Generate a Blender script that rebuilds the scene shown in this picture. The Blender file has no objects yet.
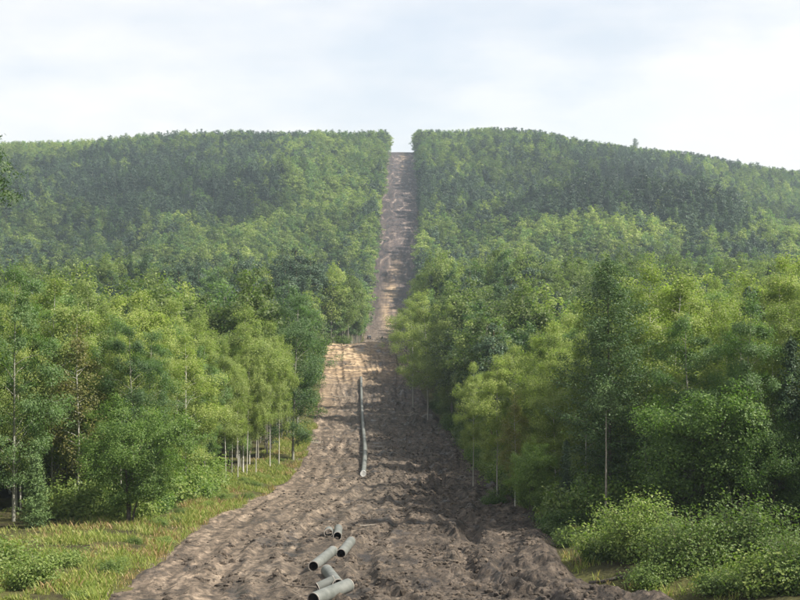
import bpy, math, random
import numpy as np
from mathutils import Vector

scene = bpy.context.scene
COL = scene.collection
RNG = np.random.default_rng(11)
random.seed(11)

# ------------------------------------------------------------------ camera
F_PX, CX, HY, CAM_Z = 1300.0, 400.0, 308.0, 18.5      # focal length in photo pixels, principal column, eye-level row, eye height
cam_d = bpy.data.cameras.new('camera')
cam = bpy.data.objects.new('camera', cam_d)
COL.objects.link(cam)
cam.location = (0, 0, CAM_Z)
cam.rotation_euler = (math.radians(90) + math.atan((HY - 300) / F_PX), 0, 0)
cam_d.sensor_width = 36
cam_d.lens = 36 * F_PX / 800
cam_d.clip_start = 0.5
cam_d.clip_end = 20000
scene.camera = cam

# ------------------------------------------------------------------ world, sun, exposure
SUN_AZ, SUN_EL = math.radians(108), math.radians(46)     # azimuth clockwise from +Y (view direction)
world = bpy.data.worlds.new('World')
scene.world = world
world.use_nodes = True
nt = world.node_tree
nt.nodes.clear()
def N(nt, t, **kw):
    n = nt.nodes.new(t)
    for k, v in kw.items():
        setattr(n, k, v)
    return n
wo = N(nt, 'ShaderNodeOutputWorld')
bg = N(nt, 'ShaderNodeBackground'); bg.inputs['Strength'].default_value = 0.1
sky = N(nt, 'ShaderNodeTexSky'); sky.sky_type = 'NISHITA'; sky.sun_disc = False
sky.sun_elevation = SUN_EL; sky.sun_rotation = SUN_AZ
sky.dust_density = 2.0; sky.air_density = 1.0
tc = N(nt, 'ShaderNodeTexCoord')
mp = N(nt, 'ShaderNodeMapping'); mp.inputs['Scale'].default_value = (3.0, 3.0, 9.0); mp.inputs['Location'].default_value = (0.35, 0.0, 0.55)
nz = N(nt, 'ShaderNodeTexNoise'); nz.inputs['Scale'].default_value = 1.0; nz.inputs['Detail'].default_value = 7; nz.inputs['Roughness'].default_value = 0.55
nz2 = N(nt, 'ShaderNodeTexNoise'); nz2.inputs['Scale'].default_value = 2.3; nz2.inputs['Detail'].default_value = 6
r1 = N(nt, 'ShaderNodeMapRange'); r1.inputs[1].default_value = 0.32; r1.inputs[2].default_value = 0.62; r1.inputs[3].default_value = 0.62; r1.inputs[4].default_value = 0.97
r2 = N(nt, 'ShaderNodeMapRange'); r2.inputs[1].default_value = 0.35; r2.inputs[2].default_value = 0.68; r2.inputs[3].default_value = 0.0; r2.inputs[4].default_value = 1.0
cc = N(nt, 'ShaderNodeMix', data_type='RGBA'); cc.inputs[6].default_value = (4.35, 4.55, 4.8, 1); cc.inputs[7].default_value = (5.6, 5.45, 5.3, 1)
mx = N(nt, 'ShaderNodeMix', data_type='RGBA')
L = nt.links.new
L(tc.outputs['Generated'], mp.inputs['Vector']); L(mp.outputs[0], nz.inputs['Vector']); L(mp.outputs[0], nz2.inputs['Vector'])
L(nz.outputs['Fac'], r1.inputs[0]); L(nz2.outputs['Fac'], r2.inputs[0])
cd = Vector((330 / F_PX, 1.0, 190 / F_PX)).normalized()
cs = N(nt, 'ShaderNodeVectorMath', operation='SUBTRACT'); cs.inputs[1].default_value = cd
cm = N(nt, 'ShaderNodeVectorMath', operation='MULTIPLY'); cm.inputs[1].default_value = (5.0, 5.0, 16.0)
cl = N(nt, 'ShaderNodeVectorMath', operation='LENGTH')
cr = N(nt, 'ShaderNodeMapRange', interpolation_type='SMOOTHSTEP'); cr.inputs[1].default_value = 1.25; cr.inputs[2].default_value = 0.25; cr.inputs[3].default_value = 0.0; cr.inputs[4].default_value = 1.0
cn = N(nt, 'ShaderNodeMath', operation='MULTIPLY_ADD'); cn.inputs[1].default_value = 1.3; cn.inputs[2].default_value = -0.55
ca = N(nt, 'ShaderNodeMath', operation='MULTIPLY_ADD', use_clamp=True)
L(tc.outputs['Generated'], cs.inputs[0]); L(cs.outputs[0], cm.inputs[0]); L(cm.outputs[0], cl.inputs[0])
L(nz2.outputs['Fac'], cn.inputs[0])
cadd = N(nt, 'ShaderNodeMath', operation='SUBTRACT'); L(cl.outputs['Value'], cadd.inputs[0]); L(cn.outputs[0], cadd.inputs[1]); L(cadd.outputs[0], cr.inputs[0])
ca.inputs[1].default_value = 0.85; L(cr.outputs[0], ca.inputs[0]); L(r2.outputs[0], ca.inputs[2])
L(ca.outputs[0], cc.inputs[0]); L(r1.outputs[0], mx.inputs[0])
L(sky.outputs[0], mx.inputs[6]); L(cc.outputs[2], mx.inputs[7]); L(mx.outputs[2], bg.inputs['Color']); L(bg.outputs[0], wo.inputs['Surface'])

sun_d = bpy.data.lights.new('sun', 'SUN'); sun_d.energy = 5.0; sun_d.angle = math.radians(0.6); sun_d.color = (1.0, 0.945, 0.84)
sun = bpy.data.objects.new('sun', sun_d); COL.objects.link(sun)
S = Vector((math.cos(SUN_EL) * math.sin(SUN_AZ), math.cos(SUN_EL) * math.cos(SUN_AZ), math.sin(SUN_EL)))
sun.rotation_euler = (-S).to_track_quat('-Z', 'Y').to_euler()
sun.location = (60, 60, 260)

vs = scene.view_settings
vs.view_transform = 'Standard'; vs.look = 'None'; vs.exposure = 1.0; vs.gamma = 1.0; vs.use_curve_mapping = False
cy = scene.cycles
cy.use_denoising = True
cy.max_bounces = 7; cy.diffuse_bounces = 3; cy.transmission_bounces = 4; cy.glossy_bounces = 2; cy.volume_bounces = 1
cy.volume_max_steps = 64; cy.sample_clamp_indirect = 6

# ------------------------------------------------------------------ noise and terrain
def _hash(ix, iy, seed):
    h = (ix.astype(np.int64) * 374761393 + iy.astype(np.int64) * 668265263 + seed * 1274126177) & 0xFFFFFFFF
    h = ((h ^ (h >> 13)) * 1274126177) & 0xFFFFFFFF
    return ((h ^ (h >> 16)) & 0xFFFFFF) / float(0xFFFFFF)
def vnoise(x, y, seed=0):
    x = np.asarray(x, float); y = np.asarray(y, float)
    ix = np.floor(x); iy = np.floor(y); fx = x - ix; fy = y - iy
    fx = fx * fx * (3 - 2 * fx); fy = fy * fy * (3 - 2 * fy)
    a = _hash(ix, iy, seed); b = _hash(ix + 1, iy, seed); c = _hash(ix, iy + 1, seed); d = _hash(ix + 1, iy + 1, seed)
    return (a + (b - a) * fx) * (1 - fy) + (c + (d - c) * fx) * fy
def fbm(x, y, seed=0, octv=4):
    s = 0; a = 0.5; t = 0
    for k in range(octv):
        s = s + a * vnoise(x * 2 ** k, y * 2 ** k, seed + 17 * k); t += a; a *= 0.5
    return s / t
def sstep(a, b, x):
    t = np.clip((np.asarray(x, float) - a) / (b - a), 0, 1)
    return t * t * (3 - 2 * t)

_PY = np.array([-200, -60, 0, 20, 40, 60, 81, 97, 130, 165, 200, 280, 350, 385, 415, 436, 450, 500, 580, 680, 765, 840, 915, 1100, 1300, 1450, 1530, 1600, 1750, 2200, 4000], float)
_PZ = np.array([22, 18, 16.8, 11.5, 6.5, 2.8, 0.2, -0.5, -2.8, -5, -6.5, -7.4, -7.0, -3.6, 2.2, 5.8, 6.3, 4, 2.5, 2.5, 5, 22, 50, 98, 152, 190, 203, 206, 196, 150, 120], float)
_yy = np.arange(-200, 4000, 2.0)
_zz = np.interp(_yy, _PY, _PZ)
_k = np.hanning(13); _k /= _k.sum()
_zs = np.convolve(np.pad(_zz, 6, mode='edge'), _k, mode='valid')
_k2 = np.hanning(61); _k2 /= _k2.sum()
_zs2 = np.convolve(np.pad(_zz, 30, mode='edge'), _k2, mode='valid')
_w = sstep(500, 640, _yy)
_zs = _zs * (1 - _w) + _zs2 * _w
def prof(Y): return np.interp(Y, _yy, _zs)
_EY = np.array([0, 60, 81, 97, 130, 165, 200, 280, 360, 430, 452, 464, 600, 765, 915, 1530, 2500], float)
_EL = np.array([-16, -17, -18, -18.8, -19.3, -16.5, -16, -19, -22, -26, -26, -15.5, -17, -20.5, -17.6, -14, -12], float)
_EYR = np.array([0, 60, 80, 84, 89, 97, 130, 165, 200, 280, 360, 430, 600, 765, 915, 1530, 2500], float)
_ER = np.array([22, 20, 16, 13.6, 11.8, 11.7, 13.8, 13.3, 12.3, 9.7, 6.2, 5, 7, 9.5, 14, 17.5, 19], float)
_ST = np.array([[0, 14], [81, 13], [97, 11], [120, 7.5], [165, 5.5], [200, 4.5], [280, 3], [400, 1.8], [600, 1.2], [2500, 1.0]])
def e_left(Y): return np.interp(Y, _EY, _EL) + 1.3 * (vnoise(np.asarray(Y) / 9.0, 0.5, 3) - 0.5) + 6.0 * sstep(600, 900, Y) * (fbm(np.asarray(Y) / 34.0, np.full(np.shape(Y), .5), 13, 3) - 0.5)
def e_right(Y): return np.interp(Y, _EYR, _ER) + 1.3 * (vnoise(np.asarray(Y) / 8.0, 0.5, 4) - 0.5) + 6.0 * sstep(600, 900, Y) * (fbm(np.asarray(Y) / 34.0, np.full(np.shape(Y), .5), 14, 3) - 0.5)
def strip_left(Y): return np.interp(Y, _ST[:, 0], _ST[:, 1])
_HX = np.array([-2000, -1000, -470, -235, -100, 0, 100, 185, 330, 470, 800, 2000], float)
_HS = np.array([.6, .78, .905, .975, .995, 1, .99, .955, .885, .77, .58, .35], float)
def base_z(X, Y):
    X = np.asarray(X, float); Y = np.asarray(Y, float)
    p = prof(Y)
    hw = sstep(560, 900, Y)
    z = p * (1 - hw) + p * np.interp(X * np.where(Y > 100, 1530.0 / np.maximum(Y, 900), 1), _HX, _HS) * hw
    el = np.interp(Y, _EY, _EL); er = np.interp(Y, _EYR, _ER)
    dl = np.maximum(el - X, 0); dr = np.maximum(X - er, 0)
    near = 1 - sstep(430, 620, Y)
    z = z + near * (0.45 * sstep(0, 4, dl) + 0.9 * sstep(0, 5, dr) + 0.018 * np.minimum(dl, 60) + 0.03 * np.minimum(dr, 60))
    d = np.maximum(dl, dr)
    z = z + sstep(6, 90, d) * sstep(520, 800, Y) * (1 - .8 * sstep(1200, 1420, Y)) * 88 * (fbm(X / 150.0, Y / 190.0, 41, 3) - 0.5)
    z = z + sstep(2, 20, d) * (vnoise(X / 14.0, Y / 14.0, 9) - 0.5) * 0.9
    return z
def relief(X, Y):
    """mud relief of the cleared strip: ruts along its edges' run, churned clods, bulldozed edges"""
    X = np.asarray(X, float); Y = np.asarray(Y, float)
    el = e_left(Y); er = e_right(Y)
    u = (X - el) / (er - el)
    rough = 0.18 + 1.05 * sstep(0.36, 0.66, u + .2 * (fbm(X / 9.0, Y / 16.0, 59, 2) - .5))
    z = 0.22 * (fbm(X / 6.5, Y / 10.0, 60, 3) - 0.5)
    z += 0.20 * rough * (fbm(X / 1.3, Y / 1.9, 61, 3) - 0.5) * 2
    churn = sstep(.40, .60, fbm(X / 4.0, Y / 7.0, 63, 2))
    z += 0.22 * rough * churn * (1 - 3.2 * np.abs(fbm(X / 0.8, Y / 0.9, 62, 2) - .5))
    z += 0.10 * rough * (_hash(np.floor(X / .23), np.floor(Y / .27), 64) - 0.5)
    for k in range(15):
        c = 0.05 + 0.90 * (k + .5 * math.sin(k * 7.1)) / 14.0
        wd = (.030, .018, .024)[k % 3]
        dp = (.17, .23, .14)[(k * 5) % 3] * (1.0 if c < .4 else 1.6)
        m = c + .035 * np.sin(Y / (23.0 + 3 * (k % 5)) + k) + .02 * np.sin(Y / 9.0 + 2.3 * k)
        q = (u - m) / wd + .5 * (vnoise(X / .7, Y / 1.1, 72) - .5)
        on = sstep(.28, .5, vnoise(Y / 24.0, np.full(np.shape(Y), k * 3.7), 70))
        z += on * dp * (-np.exp(-q ** 4) + 0.55 * np.exp(-((np.abs(q) - 1.6) / 0.45) ** 2))
    z += (0.7 + .7 * sstep(135, 100, Y) * sstep(84, 92, Y)) * np.exp(-((u - 0.965) / 0.045) ** 2) * fbm(X / 1.6, Y / 2.0, 66, 3)
    z += 0.45 * np.exp(-((u - 0.03) / 0.025) ** 2) * fbm(X / 1.4, Y / 2.2, 67, 3)
    bank = sstep(372, 395, Y) * (1 - sstep(455, 480, Y))
    z += bank * 1.5 * (fbm(X / 4.5, Y / 7.0, 74, 3) - .5)
    return z * (1 - 0.75 * sstep(560, 760, Y))
def ground_z(X, Y):
    X = np.asarray(X, float); Y = np.asarray(Y, float)
    el = e_left(Y); er = e_right(Y)
    inside = sstep(-0.8, 0.9, X - el) * sstep(-0.8, 0.9, er - X)
    return base_z(X, Y) + inside * relief(X, Y)
def gp(px, py):
    """photo pixel -> ground point: march along the ray until it meets the terrain"""
    dx, dz = (px - CX) / F_PX, (HY - py) / F_PX
    Y = np.arange(20, 1700, 0.25)
    h = CAM_Z + dz * Y - base_z(dx * Y, Y)
    i = int(np.argmax(h <= 0)) if (h <= 0).any() else len(Y) - 1
    return float(dx * Y[i]), float(Y[i])

# ------------------------------------------------------------------ helpers
def mesh_np(name, verts, quads=None, tris=None, mats=(), midx=None, smooth=False):
    me = bpy.data.meshes.new(name)
    verts = np.ascontiguousarray(verts, dtype=np.float32)
    q = np.zeros((0, 4), int) if quads is None else np.asarray(quads, int).reshape(-1, 4)
    t = np.zeros((0, 3), int) if tris is None else np.asarray(tris, int).reshape(-1, 3)
    me.vertices.add(len(verts)); me.vertices.foreach_set('co', verts.ravel())
    nl = q.size + t.size
    me.loops.add(nl); me.loops.foreach_set('vertex_index', np.concatenate([q.ravel(), t.ravel()]).astype(np.int32))
    npoly = len(q) + len(t)
    me.polygons.add(npoly)
    st = np.concatenate([np.arange(len(q)) * 4, q.size + np.arange(len(t)) * 3]).astype(np.int32)
    me.polygons.foreach_set('loop_start', st)
    for m in mats: me.materials.append(m)
    if midx is not None: me.polygons.foreach_set('material_index', np.asarray(midx, np.int32))
    me.polygons.foreach_set('use_smooth', np.full(npoly, bool(smooth)))
    me.update(calc_edges=True); me.validate()
    return me
def obj(name, me, parent=None, loc=None, kind=None):
    o = bpy.data.objects.new(name, me); COL.objects.link(o)
    if parent is not None: o.parent = parent
    if loc is not None: o.location = loc
    if kind: o['kind'] = kind
    return o
def tag(o, label, cat, group=None):
    o['label'] = label; o['category'] = cat
    if group: o['group'] = group
    return o
class MB:
    def __init__(s): s.v = []; s.q = []; s.t = []; s.n = 0
    def add(s, v, q=None, t=None):
        v = np.asarray(v, float)
        if q is not None and len(q): s.q.append(np.asarray(q, int) + s.n)
        if t is not None and len(t): s.t.append(np.asarray(t, int) + s.n)
        s.v.append(v); s.n += len(v)
    def tube(s, pts, rad, seg=6, cap=False):
        pts = np.asarray(pts, float); n = len(pts)
        rad = np.broadcast_to(np.asarray(rad, float), (n,))
        tan = np.gradient(pts, axis=0); tan /= np.linalg.norm(tan, axis=1)[:, None] + 1e-9
        ref = np.array([0, 0, 1.0]) if abs(tan[:, 2]).mean() < 0.8 else np.array([1.0, 0, 0])
        a = np.cross(tan, ref); a /= np.linalg.norm(a, axis=1)[:, None] + 1e-9
        b = np.cross(tan, a)
        th = np.arange(seg) * 2 * math.pi / seg
        v = pts[:, None, :] + rad[:, None, None] * (np.cos(th)[None, :, None] * a[:, None, :] + np.sin(th)[None, :, None] * b[:, None, :])
        i = np.arange(n - 1)[:, None] * seg; j = np.arange(seg)[None, :]; j2 = (j + 1) % seg
        q = np.stack([i + j, i + j2, i + seg + j2, i + seg + j], -1).reshape(-1, 4)
        v = v.reshape(-1, 3); t = None
        if cap:
            v = np.vstack([v, pts[0], pts[-1]]); c0 = n * seg; c1 = c0 + 1
            jj = np.arange(seg); k2 = (jj + 1) % seg
            t = np.vstack([np.stack([np.full(seg, c0), k2, jj], -1), np.stack([np.full(seg, c1), (n - 1) * seg + jj, (n - 1) * seg + k2], -1)])
        s.add(v, q, t)
    def box(s, x0, x1, y0, y1, z0, z1):
        v = [(x, y, z) for x in (x0, x1) for y in (y0, y1) for z in (z0, z1)]
        s.add(v, [(0, 1, 3, 2), (4, 6, 7, 5), (0, 4, 5, 1), (2, 3, 7, 6), (0, 2, 6, 4), (1, 5, 7, 3)])
    def mesh(s, name, mats=(), smooth=False):
        return mesh_np(name, np.vstack(s.v), np.vstack(s.q) if s.q else None, np.vstack(s.t) if s.t else None, mats, None, smooth)

# ------------------------------------------------------------------ materials
def mat(name):
    m = bpy.data.materials.new(name); m.use_nodes = True
    t = m.node_tree; t.nodes.clear()
    out = N(t, 'ShaderNodeOutputMaterial')
    return m, t, out
def ramp(t, stops):
    r = N(t, 'ShaderNodeValToRGB'); e = r.color_ramp.elements
    while len(e) < len(stops): e.new(0.5)
    for k, (p, c) in enumerate(stops):
        e[k].position = p; e[k].color = (*c, 1)
    return r
def noise(t, scale, detail=4, rough=0.55, vec=None, dist=0.0):
    n = N(t, 'ShaderNodeTexNoise'); n.inputs['Scale'].default_value = scale; n.inputs['Detail'].default_value = detail
    n.inputs['Roughness'].default_value = rough; n.inputs['Distortion'].default_value = dist
    if vec is not None: t.links.new(vec, n.inputs['Vector'])
    return n
def mapping(t, vec, sc):
    m = N(t, 'ShaderNodeMapping'); m.inputs['Scale'].default_value = sc; t.links.new(vec, m.inputs['Vector']); return m.outputs[0]
def mixc(t, fac, a, b, mode='MIX'):
    m = N(t, 'ShaderNodeMix', data_type='RGBA', blend_type=mode)
    for s, v in ((0, fac), (6, a), (7, b)):
        if isinstance(v, bpy.types.NodeSocket): t.links.new(v, m.inputs[s])
        elif isinstance(v, (int, float)): m.inputs[s].default_value = v
        else: m.inputs[s].default_value = (*v, 1)
    return m.outputs[2]

def foliage(name, c1, c2, c3, transl=0.44, gloss=0.45, spec=0.25, satv=1.0):
    m, t, out = mat(name); lk = t.links.new
    g = N(t, 'ShaderNodeNewGeometry')
    r = ramp(t, [(0.0, c1), (0.55, c2), (1.0, c3)]); lk(g.outputs['Random Per Island'], r.inputs[0])
    at = N(t, 'ShaderNodeAttribute', attribute_type='INSTANCER', attribute_name='tint')
    hs = N(t, 'ShaderNodeHueSaturation')
    mv = N(t, 'ShaderNodeMapRange'); mv.inputs[3].default_value = 0.50; mv.inputs[4].default_value = 1.45
    mh = N(t, 'ShaderNodeMapRange'); mh.inputs[3].default_value = 0.520; mh.inputs[4].default_value = 0.482
    lk(at.outputs['Fac'], mv.inputs[0]); lk(at.outputs['Fac'], mh.inputs[0])
    lk(mv.outputs[0], hs.inputs['Value']); lk(mh.outputs[0], hs.inputs['Hue']); hs.inputs['Saturation'].default_value = satv * .93
    lk(r.outputs[0], hs.inputs['Color'])
    p = N(t, 'ShaderNodeBsdfPrincipled'); p.inputs['Roughness'].default_value = gloss; p.inputs['Specular IOR Level'].default_value = spec
    lk(hs.outputs[0], p.inputs['Base Color'])
    tr = N(t, 'ShaderNodeBsdfTranslucent')
    tcol = mixc(t, 1.0, hs.outputs[0], (1.2, 1.5, 0.6), 'MULTIPLY'); lk(tcol, tr.inputs['Color'])
    ms = N(t, 'ShaderNodeMixShader'); ms.inputs[0].default_value = transl
    lk(p.outputs[0], ms.inputs[1]); lk(tr.outputs[0], ms.inputs[2]); lk(ms.outputs[0], out.inputs['Surface'])
    return m
M = {}
M['birch_leaf'] = foliage('birch_leaf', (0.112, 0.160, 0.034), (0.165, 0.215, 0.048), (0.235, 0.268, 0.078))
M['aspen_leaf'] = foliage('aspen_leaf', (0.072, 0.130, 0.042), (0.106, 0.178, 0.056), (0.150, 0.216, 0.076))
M['alder_leaf'] = foliage('alder_leaf', (0.060, 0.120, 0.022), (0.100, 0.170, 0.030), (0.150, 0.215, 0.045))
M['yellowing_leaf'] = foliage('yellowing_leaf', (0.115, 0.126, 0.034), (0.160, 0.160, 0.044), (0.210, 0.185, 0.055))
M['larch_needle'] = foliage('larch_needle', (0.056, 0.105, 0.034), (0.080, 0.140, 0.042), (0.115, 0.175, 0.054), 0.25)
M['pine_needle'] = foliage('pine_needle', (0.028, 0.060, 0.032), (0.044, 0.080, 0.040), (0.064, 0.100, 0.048), 0.16)
M['shrub_leaf'] = foliage('shrub_leaf', (0.080, 0.130, 0.026), (0.120, 0.180, 0.036), (0.175, 0.215, 0.054), 0.4)
M['grass'] = foliage('grass', (0.120, 0.165, 0.030), (0.175, 0.215, 0.045), (0.270, 0.240, 0.085), 0.35)

M['dry_grass'] = foliage('dry_grass', (0.150, 0.125, 0.040), (0.220, 0.165, 0.065), (0.300, 0.220, 0.100), 0.3)
def bark(name, c1, c2, band=False, sc=6.0):
    m, t, out = mat(name); lk = t.links.new
    tcn = N(t, 'ShaderNodeTexCoord')
    v = mapping(t, tcn.outputs['Object'], (4, 4, 9) if band else (9, 9, 1.5))
    n = noise(t, sc * 0.35, 5, 0.65, v)
    r = ramp(t, [(0.36, c1), (0.47 if band else 0.7, c2)])
    lk(n.outputs['Fac'], r.inputs[0])
    p = N(t, 'ShaderNodeBsdfPrincipled'); p.inputs['Roughness'].default_value = 0.85
    bp = N(t, 'ShaderNodeBump'); bp.inputs['Strength'].default_value = 0.4; lk(n.outputs['Fac'], bp.inputs['Height']); lk(bp.outputs[0], p.inputs['Normal'])
    lk(r.outputs[0], p.inputs['Base Color']); lk(p.outputs[0], out.inputs['Surface'])
    return m
M['birch_bark'] = bark('birch_bark', (0.06, 0.05, 0.042), (0.46, 0.44, 0.39), True)
M['dark_bark'] = bark('dark_bark', (0.045, 0.036, 0.028), (0.12, 0.10, 0.08))
M['pine_bark'] = bark('pine_bark', (0.09, 0.055, 0.035), (0.24, 0.16, 0.10))
M['grey_bark'] = bark('grey_bark', (0.12, 0.12, 0.09), (0.34, 0.33, 0.27))
M['dead_wood'] = bark('dead_wood', (0.20, 0.17, 0.13), (0.48, 0.43, 0.36))

def dirt_material():
    m, t, out = mat('mud'); lk = t.links.new
    geo = N(t, 'ShaderNodeNewGeometry'); P = geo.outputs['Position']
    sep = N(t, 'ShaderNodeSeparateXYZ'); lk(P, sep.inputs[0])
    sat = N(t, 'ShaderNodeAttribute', attribute_name='side')
    cmb = N(t, 'ShaderNodeCombineXYZ'); lk(sat.outputs['Fac'], cmb.inputs['X']); lk(sep.outputs['Y'], cmb.inputs['Y'])
    n1 = noise(t, 1.0, 6, 0.6, mapping(t, cmb.outputs[0], (9, 0.05, 1)), 0.5)       # long streaks along the strip
    n0 = noise(t, 1.0, 4, 0.6, mapping(t, cmb.outputs[0], (46, 0.14, 1)), 0.4)      # fine track lines
    n2 = noise(t, 1.0, 6, 0.65, mapping(t, P, (0.9, 0.7, 0.9)))
    n3 = noise(t, 1.0, 6, 0.8, mapping(t, P, (2.6, 1.5, 2.6)))
    r1 = ramp(t, [(0.38, (0.026, 0.021, 0.017)), (0.47, (0.066, 0.052, 0.039)), (0.53, (0.120, 0.094, 0.070)), (0.62, (0.225, 0.182, 0.138))])
    ad = N(t, 'ShaderNodeMath', operation='MULTIPLY_ADD'); ad.inputs[1].default_value = 0.38
    lk(n2.outputs['Fac'], ad.inputs[0])
    sc = N(t, 'ShaderNodeMath', operation='MULTIPLY'); sc.inputs[1].default_value = 0.62; lk(mixc(t, .6, n1.outputs['Fac'], n0.outputs['Fac']), sc.inputs[0]); lk(sc.outputs[0], ad.inputs[2])
    lk(ad.outputs[0], r1.inputs[0])
    r3 = ramp(t, [(0.36, (0.30, 0.29, 0.28)), (0.48, (0.95, 0.95, 0.95)), (0.56, (1.12, 1.1, 1.08)), (0.68, (1.75, 1.7, 1.62))]); lk(n3.outputs['Fac'], r3.inputs[0])
    c = mixc(t, 1.0, r1.outputs[0], r3.outputs[0], 'MULTIPLY')
    # dry trodden soil on the left half of the strip, wet peat to the right
    at = N(t, 'ShaderNodeAttribute', attribute_name='side')
    wet = N(t, 'ShaderNodeMapRange', interpolation_type='SMOOTHSTEP'); wet.inputs[1].default_value = 0.30; wet.inputs[2].default_value = 0.80; wet.inputs[3].default_value = 0.0; wet.inputs[4].default_value = 0.75
    wn = N(t, 'ShaderNodeMath', operation='MULTIPLY_ADD'); wn.inputs[1].default_value = 0.5; wn.inputs[2].default_value = -0.25
    lk(n1.outputs['Fac'], wn.inputs[0]); wa = N(t, 'ShaderNodeMath', operation='ADD'); lk(wn.outputs[0], wa.inputs[0]); lk(at.outputs['Fac'], wa.inputs[1]); lk(wa.outputs[0], wet.inputs[0])
    c = mixc(t, wet.outputs[0], c, mixc(t, 1.0, c, (0.60, 0.59, 0.62), 'MULTIPLY'))
    dryf = N(t, 'ShaderNodeMapRange', interpolation_type='SMOOTHSTEP'); dryf.inputs[1].default_value = 0.5; dryf.inputs[2].default_value = 0.05; dryf.inputs[3].default_value = 0; dryf.inputs[4].default_value = 0.8
    lk(wa.outputs[0], dryf.inputs[0])
    c = mixc(t, dryf.outputs[0], c, mixc(t, 1.0, c, (1.55, 1.50, 1.46), 'MULTIPLY'))
    # far slope: brown-purple stripped soil with paler bars
    fr = N(t, 'ShaderNodeMapRange', interpolation_type='SMOOTHSTEP'); fr.inputs[1].default_value = 640; fr.inputs[2].default_value = 900; lk(sep.outputs['Y'], fr.inputs[0])
    n5 = noise(t, 1.0, 7, 0.65, mapping(t, P, (0.17, 0.035, 0.02)), 1.2)
    r5 = ramp(t, [(0.40, (0.028, 0.022, 0.022)), (0.50, (0.052, 0.039, 0.037)), (0.58, (0.095, 0.070, 0.061)), (0.69, (0.28, 0.22, 0.18))]); lk(n5.outputs['Fac'], r5.inputs[0])
    c = mixc(t, fr.outputs[0], c, r5.outputs[0])
    # sandy cut bank in the dip's far side
    sd = N(t, 'ShaderNodeAttribute', attribute_name='sand')
    n4 = noise(t, 1.0, 5, 0.6, mapping(t, P, (0.10, 0.5, 0.9)))
    r4 = ramp(t, [(0.40, (0.10, 0.072, 0.05)), (0.52, (0.28, 0.195, 0.115)), (0.64, (0.46, 0.345, 0.215))]); lk(n4.outputs['Fac'], r4.inputs[0])
    c = mixc(t, sd.outputs['Fac'], c, r4.outputs[0])
    p = N(t, 'ShaderNodeBsdfPrincipled'); p.inputs['Roughness'].default_value = 0.75; p.inputs['Specular IOR Level'].default_value = 0.3
    # wet patches: darker and glossier
    n6 = noise(t, 1.0, 4, 0.6, mapping(t, P, (0.35, 0.16, 0.3)))
    wp_ = N(t, 'ShaderNodeMapRange', interpolation_type='SMOOTHSTEP'); wp_.inputs[1].default_value = 0.56; wp_.inputs[2].default_value = 0.64; lk(n6.outputs['Fac'], wp_.inputs[0])
    c = mixc(t, wp_.outputs[0], c, mixc(t, 1.0, c, (0.55, 0.54, 0.55), 'MULTIPLY'))
    wr = N(t, 'ShaderNodeMapRange'); wr.inputs[3].default_value = 0.85; wr.inputs[4].default_value = 0.42; lk(wp_.outputs[0], wr.inputs[0]); lk(wr.outputs[0], p.inputs['Roughness'])
    lk(c, p.inputs['Base Color'])
    b = N(t, 'ShaderNodeBump'); b.inputs['Strength'].default_value = 1.0; b.inputs['Distance'].default_value = 0.16
    nb = noise(t, 1.0, 7, 0.78, mapping(t, P, (4.5, 3.2, 4.5))); lk(nb.outputs['Fac'], b.inputs['Height']); lk(b.outputs[0], p.inputs['Normal'])
    lk(p.outputs[0], out.inputs['Surface'])
    return m
M['mud'] = dirt_material()
def floor_material():
    m, t, out = mat('forest_floor'); lk = t.links.new
    geo = N(t, 'ShaderNodeNewGeometry'); P = geo.outputs['Position']
    n1 = noise(t, 1.0, 5, 0.6, mapping(t, P, (0.22, 0.16, 0.2))); n2 = noise(t, 1.0, 5, 0.7, mapping(t, P, (2.2, 1.6, 2.0)))
    r1 = ramp(t, [(0.32, (0.040, 0.034, 0.020)), (0.48, (0.062, 0.060, 0.025)), (0.60, (0.090, 0.090, 0.032)), (0.70, (0.115, 0.086, 0.052))]); lk(n1.outputs['Fac'], r1.inputs[0])
    r2 = ramp(t, [(0.3, (0.55, 0.55, 0.5)), (0.7, (1.3, 1.3, 1.2))]); lk(n2.outputs['Fac'], r2.inputs[0])
    c = mixc(t, 1.0, r1.outputs[0], r2.outputs[0], 'MULTIPLY')
    p = N(t, 'ShaderNodeBsdfPrincipled'); p.inputs['Roughness'].default_value = 0.95; p.inputs['Specular IOR Level'].default_value = 0.1
    lk(c, p.inputs['Base Color'])
    b = N(t, 'ShaderNodeBump'); b.inputs['Strength'].default_value = 0.9; b.inputs['Distance'].default_value = 0.25; lk(n2.outputs['Fac'], b.inputs['Height']); lk(b.outputs[0], p.inputs['Normal'])
    lk(p.outputs[0], out.inputs['Surface'])
    return m
M['floor'] = floor_material()
def plain(name, c1, c2, rough=0.5, metal=0.0, scale=3.0, spec=0.4):
    m, t, out = mat(name); lk = t.links.new
    tcn = N(t, 'ShaderNodeTexCoord'); n = noise(t, scale, 5, 0.6, tcn.outputs['Object'])
    r = ramp(t, [(0.35, c1), (0.65, c2)]); lk(n.outputs['Fac'], r.inputs[0])
    p = N(t, 'ShaderNodeBsdfPrincipled'); p.inputs['Roughness'].default_value = rough; p.inputs['Metallic'].default_value = metal; p.inputs['Specular IOR Level'].default_value = spec
    lk(r.outputs[0], p.inputs['Base Color']); lk(p.outputs[0], out.inputs['Surface'])
    return m
M['pipe'] = plain('pipe_coating', (0.085, 0.092, 0.082), (0.15, 0.155, 0.142), 0.55, 0.0, 1.3)
M['pipe_in'] = plain('pipe_inside', (0.05, 0.04, 0.035), (0.085, 0.065, 0.05), 0.8)
M['rim'] = plain('pipe_steel_edge', (0.22, 0.19, 0.16), (0.40, 0.37, 0.33), 0.5)
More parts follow.
